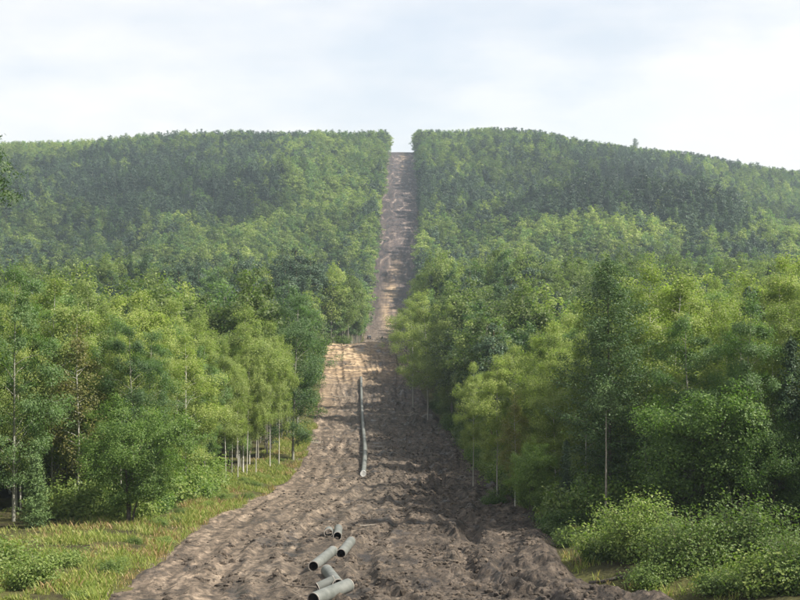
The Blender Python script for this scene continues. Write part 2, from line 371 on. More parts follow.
M['weld'] = plain('weld_band', (0.13, 0.12, 0.11), (0.22, 0.20, 0.18), 0.6)
M['cap'] = plain('end_cap', (0.42, 0.41, 0.39), (0.60, 0.59, 0.57), 0.55)
M['car'] = plain('car_paint', (0.05, 0.052, 0.055), (0.07, 0.072, 0.075), 0.4)
M['glass'] = plain('car_glass', (0.02, 0.025, 0.03), (0.03, 0.035, 0.04), 0.12)
M['rubber'] = plain('rubber', (0.02, 0.02, 0.02), (0.035, 0.033, 0.03), 0.9)
M['lamp'] = plain('lamp_glass', (0.3, 0.05, 0.03), (0.4, 0.08, 0.05), 0.3)

# ------------------------------------------------------------------ ground sheets
xs = np.concatenate([np.arange(-2600, -760, 60), np.arange(-760, -120, 12), np.arange(-120, -44, 4), np.arange(-44, 44, 1.2), np.arange(44, 120, 4), np.arange(120, 760, 12), np.arange(760, 2601, 60)]).astype(float)
ys = np.concatenate([np.arange(-180, 40, 8), np.arange(40, 240, 1.2), np.arange(240, 470, 2.5), np.arange(470, 1700, 8), np.arange(1700, 3000, 50)]).astype(float)
GX, GY = np.meshgrid(xs, ys)
GZ = base_z(GX, GY)
el, er = np.interp(GY, _EY, _EL), np.interp(GY, _EYR, _ER)
ins = sstep(0.6, 2.6, GX - el) * sstep(0.6, 2.6, er - GX)
GZ = GZ - ins * 1.6 + (1 - ins) * 0.12 * (vnoise(GX / 2.3, GY / 2.3, 5) - 0.5) * (GY < 260)
nx, ny = len(xs), len(ys)
I = (np.arange(ny - 1)[:, None] * nx + np.arange(nx - 1)[None, :])
Q = np.stack([I, I + 1, I + nx + 1, I + nx], -1).reshape(-1, 4)
obj('ground', mesh_np('ground', np.stack([GX, GY, GZ], -1).reshape(-1, 3), Q, None, [M['floor']], None, True), kind='structure')

yr = [0.0]
while yr[-1] < 1720:
    y = yr[-1]
    yr.append(y + (1.0 if y < 68 else 0.2 if y < 150 else 0.3 if y < 215 else 0.7 if y < 460 else 3.0))
yr = np.array(yr); nu = 190
U = np.linspace(0, 1, nu)
DY = np.repeat(yr[:, None], nu, 1)
ELr, ERr = e_left(yr)[:, None] - 1.0, e_right(yr)[:, None] + 1.0
DX = ELr + (ERr - ELr) * U[None, :]
DX = DX + 0.5 * (vnoise(DX / 1.1, DY / 1.1, 80) - 0.5) * np.minimum(U, 1 - U)[None, :].clip(0, .1) * 10
DZ = ground_z(DX, DY)
edge = np.minimum(DX - ELr, ERr - DX)
DZ = DZ + 0.02 - 0.55 * (1 - sstep(0, 0.8, edge))
I = (np.arange(len(yr) - 1)[:, None] * nu + np.arange(nu - 1)[None, :])
Q = np.stack([I, I + 1, I + nu + 1, I + nu], -1).reshape(-1, 4)
me = mesh_np('dirt_track', np.stack([DX, DY, DZ], -1).reshape(-1, 3), Q, None, [M['mud']], None, False)
me.polygons.foreach_set('use_smooth', np.repeat(yr[:-1] > 200, nu - 1))
a = me.attributes.new('side', 'FLOAT', 'POINT'); a.data.foreach_set('value', np.repeat(U[None, :], len(yr), 0).ravel().astype(np.float32))
sand = sstep(372, 405, DY + 6 * (vnoise(DX / 5, DY / 5, 90) - .5)) * (1 - sstep(462, 490, DY)) * (0.35 + 0.65 * sstep(0.85, 0.25, U[None, :] + 0 * DY)) * sstep(0.30, 0.55, fbm(DX / 7, DY / 5, 91, 3) + 0.12)
sand = np.maximum(sand, 0.85 * sstep(640, 740, DY) * (1 - sstep(850, 960, DY)) * np.exp(-((DX + 5.0 + 2 * np.sin(DY / 40)) / 4.5) ** 2) * sstep(.3, .6, fbm(DX / 5, DY / 22, 92, 3) + .1))
sand = np.maximum(sand, 0.45 * sstep(1250, 1300, DY) * np.exp(-((DX - 3.0) / 3.5) ** 2) * sstep(.4, .65, fbm(DX / 5, DY / 30, 93, 3)))
sand = np.maximum(sand, 0.55 * sstep(300, 330, DY) * (1 - sstep(400, 440, DY)) * sstep(0.30, 0.0, U[None, :] + 0 * DY))
a = me.attributes.new('sand', 'FLOAT', 'POINT'); a.data.foreach_set('value', sand.ravel().astype(np.float32))
obj('dirt_track', me, kind='structure')

# ------------------------------------------------------------------ plant generators
def leaf_mesh(name, cen, nrm_bias, sig, nper, size, material, rng, up=0.45, rnd=0.9, aspect=0.62, hang=0.0):
    """leaf-sized faces scattered round clump centres"""
    K = len(cen)
    idx = np.repeat(np.arange(K), nper)
    n = len(idx)
    off = rng.normal(size=(n, 3))
    r = np.linalg.norm(off, axis=1)[:, None]
    off = off / r * np.minimum(r, 2.1)
    so = off * sig[idx]
    p = cen[idx] + so
    p[:, 2] -= hang * rng.random(n) ** 2
    nn = off * 0.7 + nrm_bias[idx] * 0.95 + rng.normal(size=(n, 3)) * rnd * .72
    nn[:, 2] += up
    nn /= np.linalg.norm(nn, axis=1)[:, None]
    t = np.cross(nn, rng.normal(size=(n, 3))); t /= np.linalg.norm(t, axis=1)[:, None] + 1e-9
    b = np.cross(nn, t)
    s = size * (0.65 + 0.7 * rng.random(n))[:, None]
    v = np.stack([p - t * s * 0.5, p + b * s * 0.5 * aspect - t * s * 0.08, p + t * s * 0.5 - nn * s * 0.12, p - b * s * 0.5 * aspect - t * s * 0.08], 1).reshape(-1, 3)
    q = np.arange(n * 4).reshape(-1, 4)
    return v, q
def trunk_path(h, rng, lean=0.02, wob=0.12, n=9):
    t = np.linspace(0, 1, n)
    lx, ly = rng.normal(size=2) * lean * h
    w = np.cumsum(rng.normal(size=(n, 2)) * wob, axis=0) * t[:, None]
    return np.stack([lx * t ** 1.5 + w[:, 0], ly * t ** 1.5 + w[:, 1], t * h], -1)
def at_t(path, t):
    h = path[-1, 2]
    return np.array([np.interp(t * h, path[:, 2], path[:, 0]), np.interp(t * h, path[:, 2], path[:, 1]), t * h])

def broadleaf(seed, h, cb, R, nlimb, nper, leaf, mt, bk, r0=None, lod=0, hang=0.35, sig=0.36, rise=0.75, stems=1, clumps=9, var=0.3):
    """trunk with limbs; every limb carries a spray of leaf clumps, so the crown breaks into lit and shaded lumps"""
    rng = np.random.default_rng(seed)
    tr = MB(); cen = []; bias = []; sg = []
    for st in range(stems):
        path = trunk_path(h * (1 if st == 0 else rng.uniform(.75, .95)), rng, 0.02 if stems == 1 else 0.16, 0.10)
        if stems > 1: path[:, :2] += rng.normal(size=2) * 0.25
        rr = (r0 or h * 0.0058) * (1 if st == 0 else .7)
        tt = np.linspace(0, 1, len(path))
        tr.tube(np.vstack([path[0] - [0, 0, .5], path]), np.concatenate([[rr * 1.45], rr * (1 - 0.9 * tt ** 1.2) + rr * 0.35 * np.exp(-tt * 30)]), 8 if lod == 0 else 5)
        nl = nlimb // stems
        for i in range(nl):
            u = (i + rng.random()) / nl
            t = cb + (0.96 - cb) * u
            env = R * max(math.sin(math.pi * (0.13 + 0.80 * u)), 0.05) ** 0.7
            ph = i * 2.39996 + rng.normal() * 0.6 + st
            ln = env * rng.uniform(1 - var * 1.4, 1 + var)
            p0 = at_t(path, t * 0.93)
            d = np.array([math.cos(ph), math.sin(ph), 0]); sd = np.array([-d[1], d[0], 0])
            up = ln * rise * rng.uniform(0.5, 1.2)
            s = np.linspace(0, 1, 5)[:, None]
            lp = p0 + d * ln * s + np.array([0, 0, 1.0]) * (up * (s * 1.25 - 0.55 * s ** 2)) + rng.normal(size=(5, 3)) * 0.06 * ln * s
            if lod < 2: tr.tube(lp, rr * 0.36 * (1 - u * .55) * np.linspace(1, 0.15, 5), 4 if lod == 0 else 3)
            k = max(2, int(round(clumps * rng.uniform(.7, 1.3) * (0.5 + 0.5 * ln / R))))
            for c in range(k):
                f = 0.28 + 0.80 * math.sqrt((c + rng.random()) / k)
                q = np.array([np.interp(f, s[:, 0], lp[:, a]) for a in range(3)])
                w = sd * rng.normal() * 0.27 * ln + np.array([0, 0, rng.normal() * 0.11 * ln + 0.05])
                q = q + w + rng.normal(size=3) * .12
                cen.append(q); bias.append(d * 0.9 * f + np.array([0, 0, 0.3 + .5 * u])); e = rng.uniform(0.65, 1.4)
                sg.append(np.array([sig, sig, sig * 0.8]) * e)
        top = path[-1]
        for c in range(max(4, clumps)):
            cen.append(top + rng.normal(size=3) * np.array([.55, .55, .6]) - [0, 0, .5]); bias.append(np.array([0, 0, .6])); sg.append(np.array([sig, sig, sig]) * .9)
    cen = np.array(cen); bias = np.array(bias); sg = np.array(sg)
    v, q = leaf_mesh('crown', cen, bias, sg, nper, leaf, mt, rng, hang=hang)
    return tr, v, q

def conifer(seed, h, cb, R, nb, nper, leaf, mt, bk, r0=None, droop=0.12, taper=0.85, lod=0, irregular=0.25, tuft=0.28, aspect=0.35, tip_up=0.2):
    rng = np.random.default_rng(seed)
    tr = MB(); cen = []; bias = []; sg = []
    path = trunk_path(h, rng, 0.008, 0.04)
    rr = r0 or h * 0.008
    tt = np.linspace(0, 1, len(path))
    tr.tube(np.vstack([path[0] - [0, 0, .5], path]), np.concatenate([[rr * 1.4], rr * (1 - 0.94 * tt)]), 8 if lod == 0 else 5)
    for i in range(nb):
        u = ((i + rng.random()) / nb)
        t = cb + (0.985 - cb) * u
        ln = R * ((1 - u) ** taper * min(1, 0.55 + u * 3.0) + 0.06) * rng.uniform(1 - irregular, 1 + irregular)
        ph = i * 2.39996 + rng.normal() * 0.35
        d = np.array([math.cos(ph), math.sin(ph), 0])
        s = np.linspace(0, 1, 5)[:, None]
        lp = at_t(path, t) + d * ln * s + np.array([0, 0, 1.0]) * ln * (-droop * 2 * s + (droop + tip_up) * s ** 2 + (0.55 * u) * s)
        if lod < 2: tr.tube(lp, rr * 0.22 * (1 - .6 * u) * np.linspace(1, .15, 5), 3)
        k = max(2, int(ln / (0.42 if lod == 0 else 0.7 if lod == 1 else 1.1)) + 1)
        for c in range(k):
            f = 0.18 + 0.85 * (c + rng.random() * .8) / k
            q = np.array([np.interp(f, s[:, 0], lp[:, a]) for a in range(3)])
            side = np.array([-d[1], d[0], 0]) * rng.normal() * 0.20 * ln * (1.1 - f * .6)
            cen.append(q + side); bias.append(np.array([0, 0, .7]) + d * .3); sg.append(np.array([tuft * 1.25, tuft * 1.25, tuft * .62]))
    for c in range(4):
        cen.append(path[-1] - [0, 0, 0.25 * c]); bias.append(np.array([0, 0, .4])); sg.append(np.array([.10 + .05 * c, .10 + .05 * c, .3]))
    v, q = leaf_mesh('crown', np.array(cen), np.array(bias), np.array(sg), nper, leaf, mt, rng, up=0.6, rnd=0.8, aspect=aspect, hang=0.08)
    return tr, v, q

def pine(seed, h, cb, R, nl, nper, leaf, mt, bk, lod=0, sig=0.5):
    tr, v, q = broadleaf(seed, h, cb, R, nl, nper, leaf, mt, bk, r0=h * .0085, lod=lod, hang=0.0, sig=sig, rise=0.35, clumps=6)
    return tr, v, q
def shrub(seed, h, R, nstem, nper, leaf, mt, bk, sig=0.34):
    rng = np.random.default_rng(seed)
    tr = MB(); cen = []; bias = []; sg = []
    for i in range(nstem):
        ph = rng.random() * 6.283; out = R * math.sqrt(rng.random()); hh = h * (0.25 + 0.75 * rng.random() ** 1.3) * (1 - 0.3 * (out / R) ** 2)
        s = np.linspace(0, 1, 5)[:, None]
        d = np.array([math.cos(ph), math.sin(ph), 0])
        lp = d * (0.25 + (out - .25) * s ** 1.3) + np.array([0, 0, 1.0]) * (hh * s - 0.25 * (1 - s)) + rng.normal(size=(5, 3)) * .05 * s
        tr.tube(lp, np.linspace(.03, .006, 5), 3)
        for c in range(5):
            f = 0.15 + 0.9 * (c + rng.random()) / 5
            q = np.array([np.interp(f, s[:, 0], lp[:, a]) for a in range(3)]) + rng.normal(size=3) * .2
            q[2] = max(q[2], 0.2)
            cen.append(q); bias.append(d * .5 + np.array([0, 0, .5])); sg.append(np.array([sig, sig, sig]) * rng.uniform(.7, 1.3))
    v, q = leaf_mesh('crown', np.array(cen), np.array(bias), np.array(sg), nper, leaf, mt, rng, hang=.05)
    return tr, v, q

PROTO = {}
def proto(key, res, leafmat, barkmat):
    tr, v, q = res
    PROTO[key] = (tr.mesh(key + '_trunk', [M[barkmat]], True), mesh_np(key + '_crown', v, q, None, [M[leafmat]]), float(v[:, 2].max()))
for i in range(7):
    proto('birch%d' % i, broadleaf(100 + i, 24 + (i % 3), (0.16, .24, .32, .2, .28, .36, .12)[i], (3.6, 4.2, 3.4, 4.4, 3.8, 3.5, 3.9)[i], 30 + 3 * (i % 3), 104, 0.175, None, None, r0=0.105, hang=.9, sig=0.37, clumps=12, rise=.7, var=.42), 'birch_leaf', 'birch_bark')
for i in range(3):
    proto('aspen%d' % i, broadleaf(200 + i, 25, (.12, .2, .08)[i], 3.9, 34, 98, 0.18, None, None, r0=0.15, hang=0.2, sig=0.40, rise=.85, clumps=12, var=.42), 'aspen_leaf', 'grey_bark')
proto('yellow0', broadleaf(230, 21, 0.20, 2.7, 44, 30, 0.25, None, None, r0=0.12, hang=.7, sig=.36, clumps=8), 'yellowing_leaf', 'birch_bark')
proto('alder0', broadleaf(240, 13, 0.16, 4.3, 60, 92, 0.18, None, None, r0=0.15, hang=.15, sig=.40, rise=.75, stems=4, clumps=11), 'alder_leaf', 'dark_bark')
proto('alder1', broadleaf(241, 10, 0.14, 3.4, 54, 84, 0.175, None, None, r0=0.13, hang=.15, sig=.38, rise=.8, stems=3, clumps=10), 'alder_leaf', 'dark_bark')
for i in range(2):
    proto('larch%d' % i, conifer(300 + i, 26, 0.14, 4.4, 130, 38, 0.25, None, None, r0=.2, droop=.1, irregular=.45, tuft=.36, taper=.5), 'larch_needle', 'dark_bark')
for i in range(2):
    proto('spruce%d' % i, conifer(320 + i, 17, 0.06, 2.5, 130, 30, 0.27, None, None, droop=.22, irregular=.16, tuft=.24), 'pine_needle', 'dark_bark')
for i in range(2):
    proto('pine%d' % i, pine(340 + i, 24, 0.45, 3.0, 34, 44, 0.28, None, None, sig=.36), 'pine_needle', 'pine_bark')
proto('edge_larch', conifer(371, 26, 0.80, 4.6, 34, 40, 0.2, None, None, r0=.2, droop=-.02, irregular=.3, tuft=.26, taper=.5), 'larch_needle', 'dark_bark')
proto('young_spruce0', conifer(350, 8, 0.03, 1.9, 90, 30, 0.24, None, None, droop=.12, tuft=.24), 'larch_needle', 'dark_bark')
proto('slender0', conifer(360, 13.2, 0.80, 1.3, 26, 34, 0.26, None, None, r0=.13, tuft=.26, droop=-.1), 'larch_needle', 'dead_wood')
for i in range(4):
    proto('shrub%d' % i, shrub(400 + i, 3.0 - .35 * i, 2.1 - .2 * (i % 2), 44, 34, 0.18, None, None), 'shrub_leaf', 'dark_bark')
for i in range(2):
    proto('big_shrub%d' % i, shrub(440 + i, 5.0, 2.7, 85, 36, 0.165, None, None, sig=.38), 'shrub_leaf', 'dark_bark')
for i in range(2):
    proto('willow%d' % i, shrub(420 + i, 3.4, 2.0, 44, 34, 0.18, None, None), 'alder_leaf', 'dark_bark')

def place(kind, key, X, Y, height=None, label='', cat='tree', group=None, tint=None, rz=None, wide=1.0, sink=0.05):
    tm, cm, hh = PROTO[key]
    s = 1.0 if height is None else height / hh
    e = bpy.data.objects.new(kind, None); COL.objects.link(e)
    e.empty_display_size = 0.5
    e.location = (X, Y, float(ground_z(X, Y)) - sink)
    e.rotation_euler = (0, 0, random.uniform(0, 6.283) if rz is None else rz)
    e.scale = (s * wide, s * wide, s)
    tag(e, label, cat, group)
    a = obj('trunk' if cat == 'tree' else 'stems', tm, e)
    if cat == 'tree' and wide > 1: a.scale = (1 / wide, 1 / wide, 1) if key[:5] in ('pine0', 'pine1') else (1, 1, 1)
    b = obj('crown' if cat == 'tree' else 'foliage', cm, e)
    b['tint'] = float(np.clip(random.gauss(0.70, 0.25), 0, 1)) if tint is None else tint
    return e

# ------------------------------------------------------------------ single trees that stand out, placed from the photo (column, distance, top row)
TAKEN = []
def tree_at(px, Y, ytop, kind, key, label, cat='tree', group=None, tint=None, wide=1.0, rz=None):
    X = (px - CX) / F_PX * Y
    h = CAM_Z + (HY - ytop) / F_PX * Y - float(ground_z(X, Y))
    TAKEN.append((X, Y))
    return place(kind, key, X, Y, h, label, cat, group, tint, rz, wide)
tree_at(128, 121, 388, 'alder_tree', 'alder0', 'round dark green tree with several leaning stems at left grass edge', tint=.62, wide=1.05)
tree_at(78, 131, 312, 'birch_tree', 'yellow0', 'narrow yellow-brown birch behind the round many-stemmed tree on the left', tint=.5)
tree_at(36, 117, 448, 'spruce_tree', 'young_spruce0', 'small pointed yellow-green spruce at far left beside the grass', tint=.8)
tree_at(14, 124, 258, 'aspen_tree', 'aspen0', 'tall dark aspen at the left picture edge, its top near the hill', tint=.6)
tree_at(52, 136, 268, 'birch_tree', 'birch0', 'tall green birch behind the yellow-brown birch on the left', tint=.75, wide=1.2)
tree_at(112, 150, 283, 'birch_tree', 'birch1', 'bright birch crown rising above the round many-stemmed tree', tint=1.0, wide=1.3)
tree_at(150, 158, 286, 'birch_tree', 'birch2', 'bright light green birch right of the yellow-brown one', tint=1.0, wide=1.3)
tree_at(186, 150, 330, 'birch_tree', 'birch3', 'rounded bright birch left of the white birch stems', tint=.95, wide=1.3)
tree_at(205, 168, 343, 'aspen_tree', 'aspen1', 'lower leafy aspen in front of the left birches', tint=.7)
tree_at(243, 188, 300, 'birch_tree', 'birch4', 'tall birch with bare white stem beside the left grass verge', tint=.7, wide=1.25)
tree_at(293, 214, 290, 'aspen_tree', 'aspen2', 'dense blue-green aspen at the right end of the left stand', tint=.35, wide=1.15)
for i_, (px_c, Y_c, t_c, w_c) in enumerate(((226, 172, 340, 'first'), (238, 176, 352, 'second'), (247, 183, 330, 'third'), (256, 186, 345, 'fourth'), (270, 196, 318, 'fifth'), (279, 203, 332, 'sixth'))):
    tree_at(px_c, Y_c, t_c, 'birch_tree', ('birch5', 'birch2')[i_ % 2], '%s from the left of the six bare-stemmed pale birches by the left verge' % w_c, tint=.7 + .05 * (i_ % 3), wide=.85)
tree_at(232, 179, 372, 'birch_tree', 'birch5', 'thin young birch with white stem on the left verge', tint=.6, wide=.8)
tree_at(-60, 62, 124, 'larch_tree', 'edge_larch', 'larch at the left picture edge with only branch tips in view', tint=.2, rz=0.6)
tree_at(610, 121, 252, 'larch_tree', 'larch0', 'tall dark larch, tallest conifer of the right stand', tint=.28, wide=1.15)
tree_at(606, 116, 378, 'larch_tree', 'slender0', 'slender tree with bare grey stem and tuft of twigs on top', tint=.85)
tree_at(645, 131, 250, 'birch_tree', 'birch1', 'tall birch right behind the dark larch, white stem showing below', tint=.75, wide=1.3)
tree_at(672, 126, 262, 'birch_tree', 'birch4', 'broad birch second from the dark larch in the right stand', tint=.8, wide=1.4)
tree_at(714, 130, 292, 'birch_tree', 'birch0', 'hanging-twigged birch third from the dark larch in the right stand', tint=.85, wide=1.35)
tree_at(742, 124, 330, 'aspen_tree', 'aspen0', 'lower leafy aspen near the right picture edge', tint=.6, wide=1.2)
tree_at(792, 118, 300, 'birch_tree', 'birch2', 'shaded birch cut off by the right picture edge', tint=.5, wide=1.3)
tree_at(785, 150, 250, 'birch_tree', 'birch5', 'bright topped birch high at the right picture edge', tint=.9, wide=1.3)
tree_at(740, 155, 268, 'birch_tree', 'birch3', 'rounded birch crown behind the right stand', tint=.9, wide=1.3)
tree_at(690, 108, 372, 'alder_tree', 'alder1', 'spreading low tree in shade behind the right-hand bushes', tint=.5, wide=1.15)
tree_at(770, 104, 400, 'alder_tree', 'alder0', 'dark low tree by the right picture edge behind the weeds', tint=.25)
tree_at(532, 127, 436, 'alder_tree', 'alder1', 'small bright bushy tree at the right edge of the mud', tint=.9, wide=.8)
tree_at(497, 150, 352, 'birch_tree', 'birch2', 'pale feathery birch standing over the small bushy tree', tint=.95, wide=1.2)
tree_at(473, 172, 360, 'birch_tree', 'birch5', 'thin pale birch at the right edge of the mud', tint=.85, wide=.9)
tree_at(515, 140, 388, 'birch_tree', 'yellow0', 'short yellowish birch behind the small bushy tree', tint=.8)
tree_at(560, 150, 318, 'birch_tree', 'birch3', 'mid-height birch just left of the dark larch', tint=.85, wide=1.25)
tree_at(428, 300, 286, 'birch_tree', 'birch4', 'rounded bright birch at the strip edge in the dip', tint=.9, wide=1.35)
tree_at(452, 285, 300, 'birch_tree', 'birch0', 'bright birch right of the rounded one at the dip', tint=.8, wide=1.25)
tree_at(413, 330, 292, 'birch_tree', 'birch1', 'birch nearest the strip at the far side of the dip', tint=.75, wide=1.2)

# ------------------------------------------------------------------ forest planting
def proj(X, Y, Z):
    return CX + F_PX * X / Y, HY - F_PX * (Z - CAM_Z) / Y
def scatter(y0, y1, sp, margin):
    out = []
    rows = int((y1 - y0) / sp)
    for r in range(rows):
        y = y0 + r * sp
        hw = 0.312 * y + margin
        n = int(2 * hw / sp)
        x = -hw + (np.arange(n) + RNG.uniform(.1, .9, n)) * sp
        yy = y + RNG.uniform(.05, .95, n) * sp
        out.append(np.stack([x, yy], -1))
    return np.vstack(out)
def in_forest(p, gap=0.0):
    X, Y = p[:, 0], p[:, 1]
    tl = e_left(Y) - strip_left(Y) - gap
    tr_ = e_right(Y) + 2.0 + gap
    return (X < tl) | (X > tr_)
def zone(X, Y, Z):
    """share of conifers and brightness of the broadleaf trees by where they grow"""
    px, py = proj(X, Y, Z)
    g = lambda cx, cy, sx, sy: np.exp(-((px - cx) / sx) ** 2 - ((py - cy) / sy) ** 2)
    con = 0.36 + 2.6 * (fbm(X / 75, Y / 110, 71, 3) - 0.5)
    con += 0.7 * g(210, 205, 110, 26) + .5 * g(90, 175, 130, 18) + 1.0 * g(275, 288, 80, 16) + .35 * g(60, 250, 80, 14)  # extra dark conifers in the left gully stand in for its shade
    con += .45 * g(620, 195, 260, 28) + .4 * g(740, 255, 60, 10) + 0.35 * g(480, 270, 60, 18)
    con -= 0.6 * g(320, 200, 60, 30) + 0.55 * g(700, 243, 130, 11) + .35 * g(370, 230, 30, 50) + .4 * g(560, 252, 120, 16)
    con = np.where(Y < 330, 0.10, con)
    br = 0.46 + 1.5 * (fbm(X / 55, Y / 80, 77, 3) - 0.5) - .30 * g(620, 190, 260, 32) - .25 * g(200, 200, 130, 30) + .25 * g(330, 205, 60, 35) + .25 * g(690, 243, 140, 11)  # lower tint in the left gully puts its shade into the leaf colour
    return con, br

NEAR = 208.0
pts = scatter(84, NEAR, 4.9, 6)
pts = pts[in_forest(pts)]
for (tx, ty) in TAKEN:
    pts = pts[(pts[:, 0] - tx) ** 2 + (pts[:, 1] - ty) ** 2 > 3.0 ** 2]
# keep the foreground in front of the stands open: grass on the left, bushes on the right
px_, py_ = proj(pts[:, 0], pts[:, 1], ground_z(pts[:, 0], pts[:, 1]))
pts = pts[~((pts[:, 0] < 0) & (pts[:, 1] < 119))]
pts = pts[~((pts[:, 0] > 0) & (pts[:, 1] < 106))]
qx = CX + F_PX * pts[:, 0] / pts[:, 1]
pts = pts[~((qx > 545) & (qx < 650) & (pts[:, 1] < 126))]
qx = CX + F_PX * pts[:, 0] / pts[:, 1]
pts = pts[~((qx > 45) & (qx < 108) & (pts[:, 1] < 133)) & ~((qx > 85) & (qx < 175) & (pts[:, 1] < 124))]
LBL = {
 ('birch', 'L'): 'birch among the look-alike birches crowding the left stand', ('birch', 'R'): 'birch among the look-alike birches crowding the right stand',
 ('aspen', 'L'): 'plain green aspen among those inside the left stand', ('aspen', 'R'): 'plain green aspen among those inside the right stand',
 ('pine', 'L'): 'dark pine half hidden among the birches of the left stand', ('pine', 'R'): 'dark pine half hidden among the birches of the right stand',
 ('spruce', 'L'): 'dark pointed spruce half hidden inside the left stand', ('spruce', 'R'): 'dark pointed spruce half hidden inside the right stand'}
ORD = {'L': 0, 'R': 0}
NTH = ['first', 'second', 'third', 'fourth', 'fifth', 'sixth', 'seventh', 'eighth', 'ninth', 'tenth', 'eleventh', 'twelfth', 'thirteenth', 'fourteenth', 'fifteenth', 'sixteenth', 'seventeenth', 'eighteenth', 'nineteenth', 'twentieth']
NTH += ['twenty-' + w for w in NTH[:9]] + ['thirtieth'] + ['thirty-' + w for w in NTH[:9]] + ['fortieth'] + ['forty-' + w for w in NTH[:9]]
pts = pts[np.argsort(pts[:, 1])]
for X, Y in pts:
    side = 'L' if X < 0 else 'R'
    r = random.random()
    k = 'birch' if r < .70 else 'aspen' if r < .86 else 'pine' if r < .93 else 'spruce'
    nv = {'birch': 7, 'aspen': 3, 'pine': 2, 'spruce': 2}[k]
    key = k + str(random.randrange(nv))
    edge_d = (e_left(Y) - strip_left(Y) - X) if X < 0 else (X - e_right(Y) - 2)
    # trees stay under the outline the stands have against the hill
    px = CX + F_PX * X / Y
    lim = np.interp(px, [-60, 0, 60, 150, 200, 300, 330, 400, 440, 520, 590, 640, 700, 740, 800, 860], [250, 252, 258, 272, 285, 290, 300, 290, 290, 305, 275, 250, 272, 258, 245, 245])
    gz = float(ground_z(X, Y))
    hmax = CAM_Z + (HY - lim) / F_PX * Y - gz
    h = {'birch': 26, 'aspen': 25, 'pine': 24, 'spruce': 16}[k] * random.uniform(.78, 1.12) * (0.62 + 0.38 * min(1, max(0, edge_d) / 5.0) if random.random() < .8 else 1)
    if side == 'R' and px < 585: h *= .9
    h = min(h, hmax * random.uniform(.70, .97))
    if h < 5: continue
    lab = LBL[(k, side)]
    if edge_d < 4.2 and ORD[side] < len(NTH):
        lab = 'front-row %s of the %s stand, %s of that row counted away from the viewer' % (k, 'left' if side == 'L' else 'right', NTH[ORD[side]]); ORD[side] += 1
    place(k + '_tree', key, float(X), float(Y), h, lab, 'tree', {'birch': 'birches', 'aspen': 'aspens', 'pine': 'pines', 'spruce': 'spruces'}[k] + (' inside the left stand' if side == 'L' else ' inside the right stand'), wide=random.uniform(.9, 1.2))

# bushes
def bush(px, py, h, key, label, tint=.6, wide=1.0, group=None):
    X, Y = gp(px, py)
    place('shrub', key, X, Y, h, label, 'shrub', group, tint, None, wide)
bush(30, 588, 3.3, 'shrub0', 'big leafy bright bush in the lower left corner', .8, 1.15)
bush(-6, 572, 3.0, 'shrub1', 'leafy bush cut off by the left picture edge in the grass', .7, 1.1)
bush(66, 566, 1.8, 'shrub2', 'low bush right of the big corner bush', .8, 1.2)
bush(640, 560, 5.4, 'big_shrub0', 'tall bright bush at the edge of the mud below the larch', .85, 1.15)
bush(604, 556, 3.0, 'shrub1', 'low bright bush leaning over the mud, leftmost of the right bushes', .9, 1.2)
bush(684, 572, 4.8, 'big_shrub1', 'bright twiggy bush beside the tall one on the right', .4, 1.2)
bush(652, 584, 1.9, 'shrub2', 'low grassy bush at the foot of the tall bright bush', .55, 1.3)
bush(722, 590, 2.2, 'shrub2', 'low weedy bush right of the twiggy bush', .55, 1.3)
bush(770, 592, 3.0, 'shrub1', 'yellow-green weedy bush near the lower right corner', .85, 1.2)
bush(803, 592, 4.2, 'big_shrub0', 'weedy bush cut off by the right picture edge', .3, 1.2)
bush(743, 566, 5.4, 'big_shrub1', 'dark willow bush between the twiggy bush and picture edge', .3, 1.2)
bush(495, 505, 2.2, 'willow1', 'dark low bush left of the small bushy tree', .4, 1.2)
bush(382, 338.6, 1.5, 'willow1', 'tiny dark green bush on the sandy lip of the strip', .2, .6)
bpts = []
for k in range(330):
    left = random.random() < .5
    Y = random.uniform(112, 240)
    X = float(e_left(Y) - strip_left(Y) - random.uniform(-1.2, 8)) if left else float(e_right(Y) + random.uniform(1.6, 10))
    if not left and Y < 118: continue
    if 20 < CX + F_PX * X / Y < 175 and Y < 127: continue
    if 212 < CX + F_PX * X / Y < 292 and left: continue
    if any((X - a) ** 2 + (Y - b) ** 2 < 2.2 for a, b in bpts): continue
    bpts.append((X, Y))
    place('shrub', random.choice(['shrub1', 'shrub2', 'shrub3', 'willow0', 'willow1']), X, Y, random.choice([random.uniform(1.2, 3.0), random.uniform(2.5, 5.5)]), 'undergrowth bush beneath the trees of the %s stand' % ('left' if left else 'right'), 'shrub', 'undergrowth bushes of the %s stand' % ('left' if left else 'right'), wide=random.uniform(.9, 1.3))

for k in range(26):
    Y = random.uniform(90, 122); X = float(e_right(Y) + random.uniform(1.0, 6.5))
    place('shrub', random.choice(['willow0', 'willow1', 'shrub3']), X, Y, random.uniform(.8, 2.4), 'low dark bush between the mud bank and the right stand', 'shrub', 'low bushes behind the right mud bank', random.uniform(.1, .5), None, random.uniform(1, 1.5))
for k in range(44):
    Y = random.uniform(128, 330); X = float(e_right(Y) + random.uniform(.6, 3.4))
    place('shrub', random.choice(['shrub0', 'shrub1', 'shrub3', 'willow0', 'willow1', 'big_shrub0']), X, Y, random.uniform(1.5, 5.5), 'leafy bush hanging over the right edge of the mud under the birches', 'shrub', 'bushes along the right edge of the mud', random.uniform(.35, 1), None, random.uniform(.8, 1.2))
for k in range(46):
    Y = 80 + 130 * random.random() ** 1.4
    X = float(e_left(Y) - random.uniform(.5, strip_left(Y)))
    place('weed_clump', random.choice(['shrub2', 'shrub3', 'shrub1']), X, Y, random.uniform(.5, 1.1), 'knee-high weed clump in the grass verge left of the mud', 'weeds', 'weed clumps in the left verge', wide=random.uniform(1.0, 2.0))
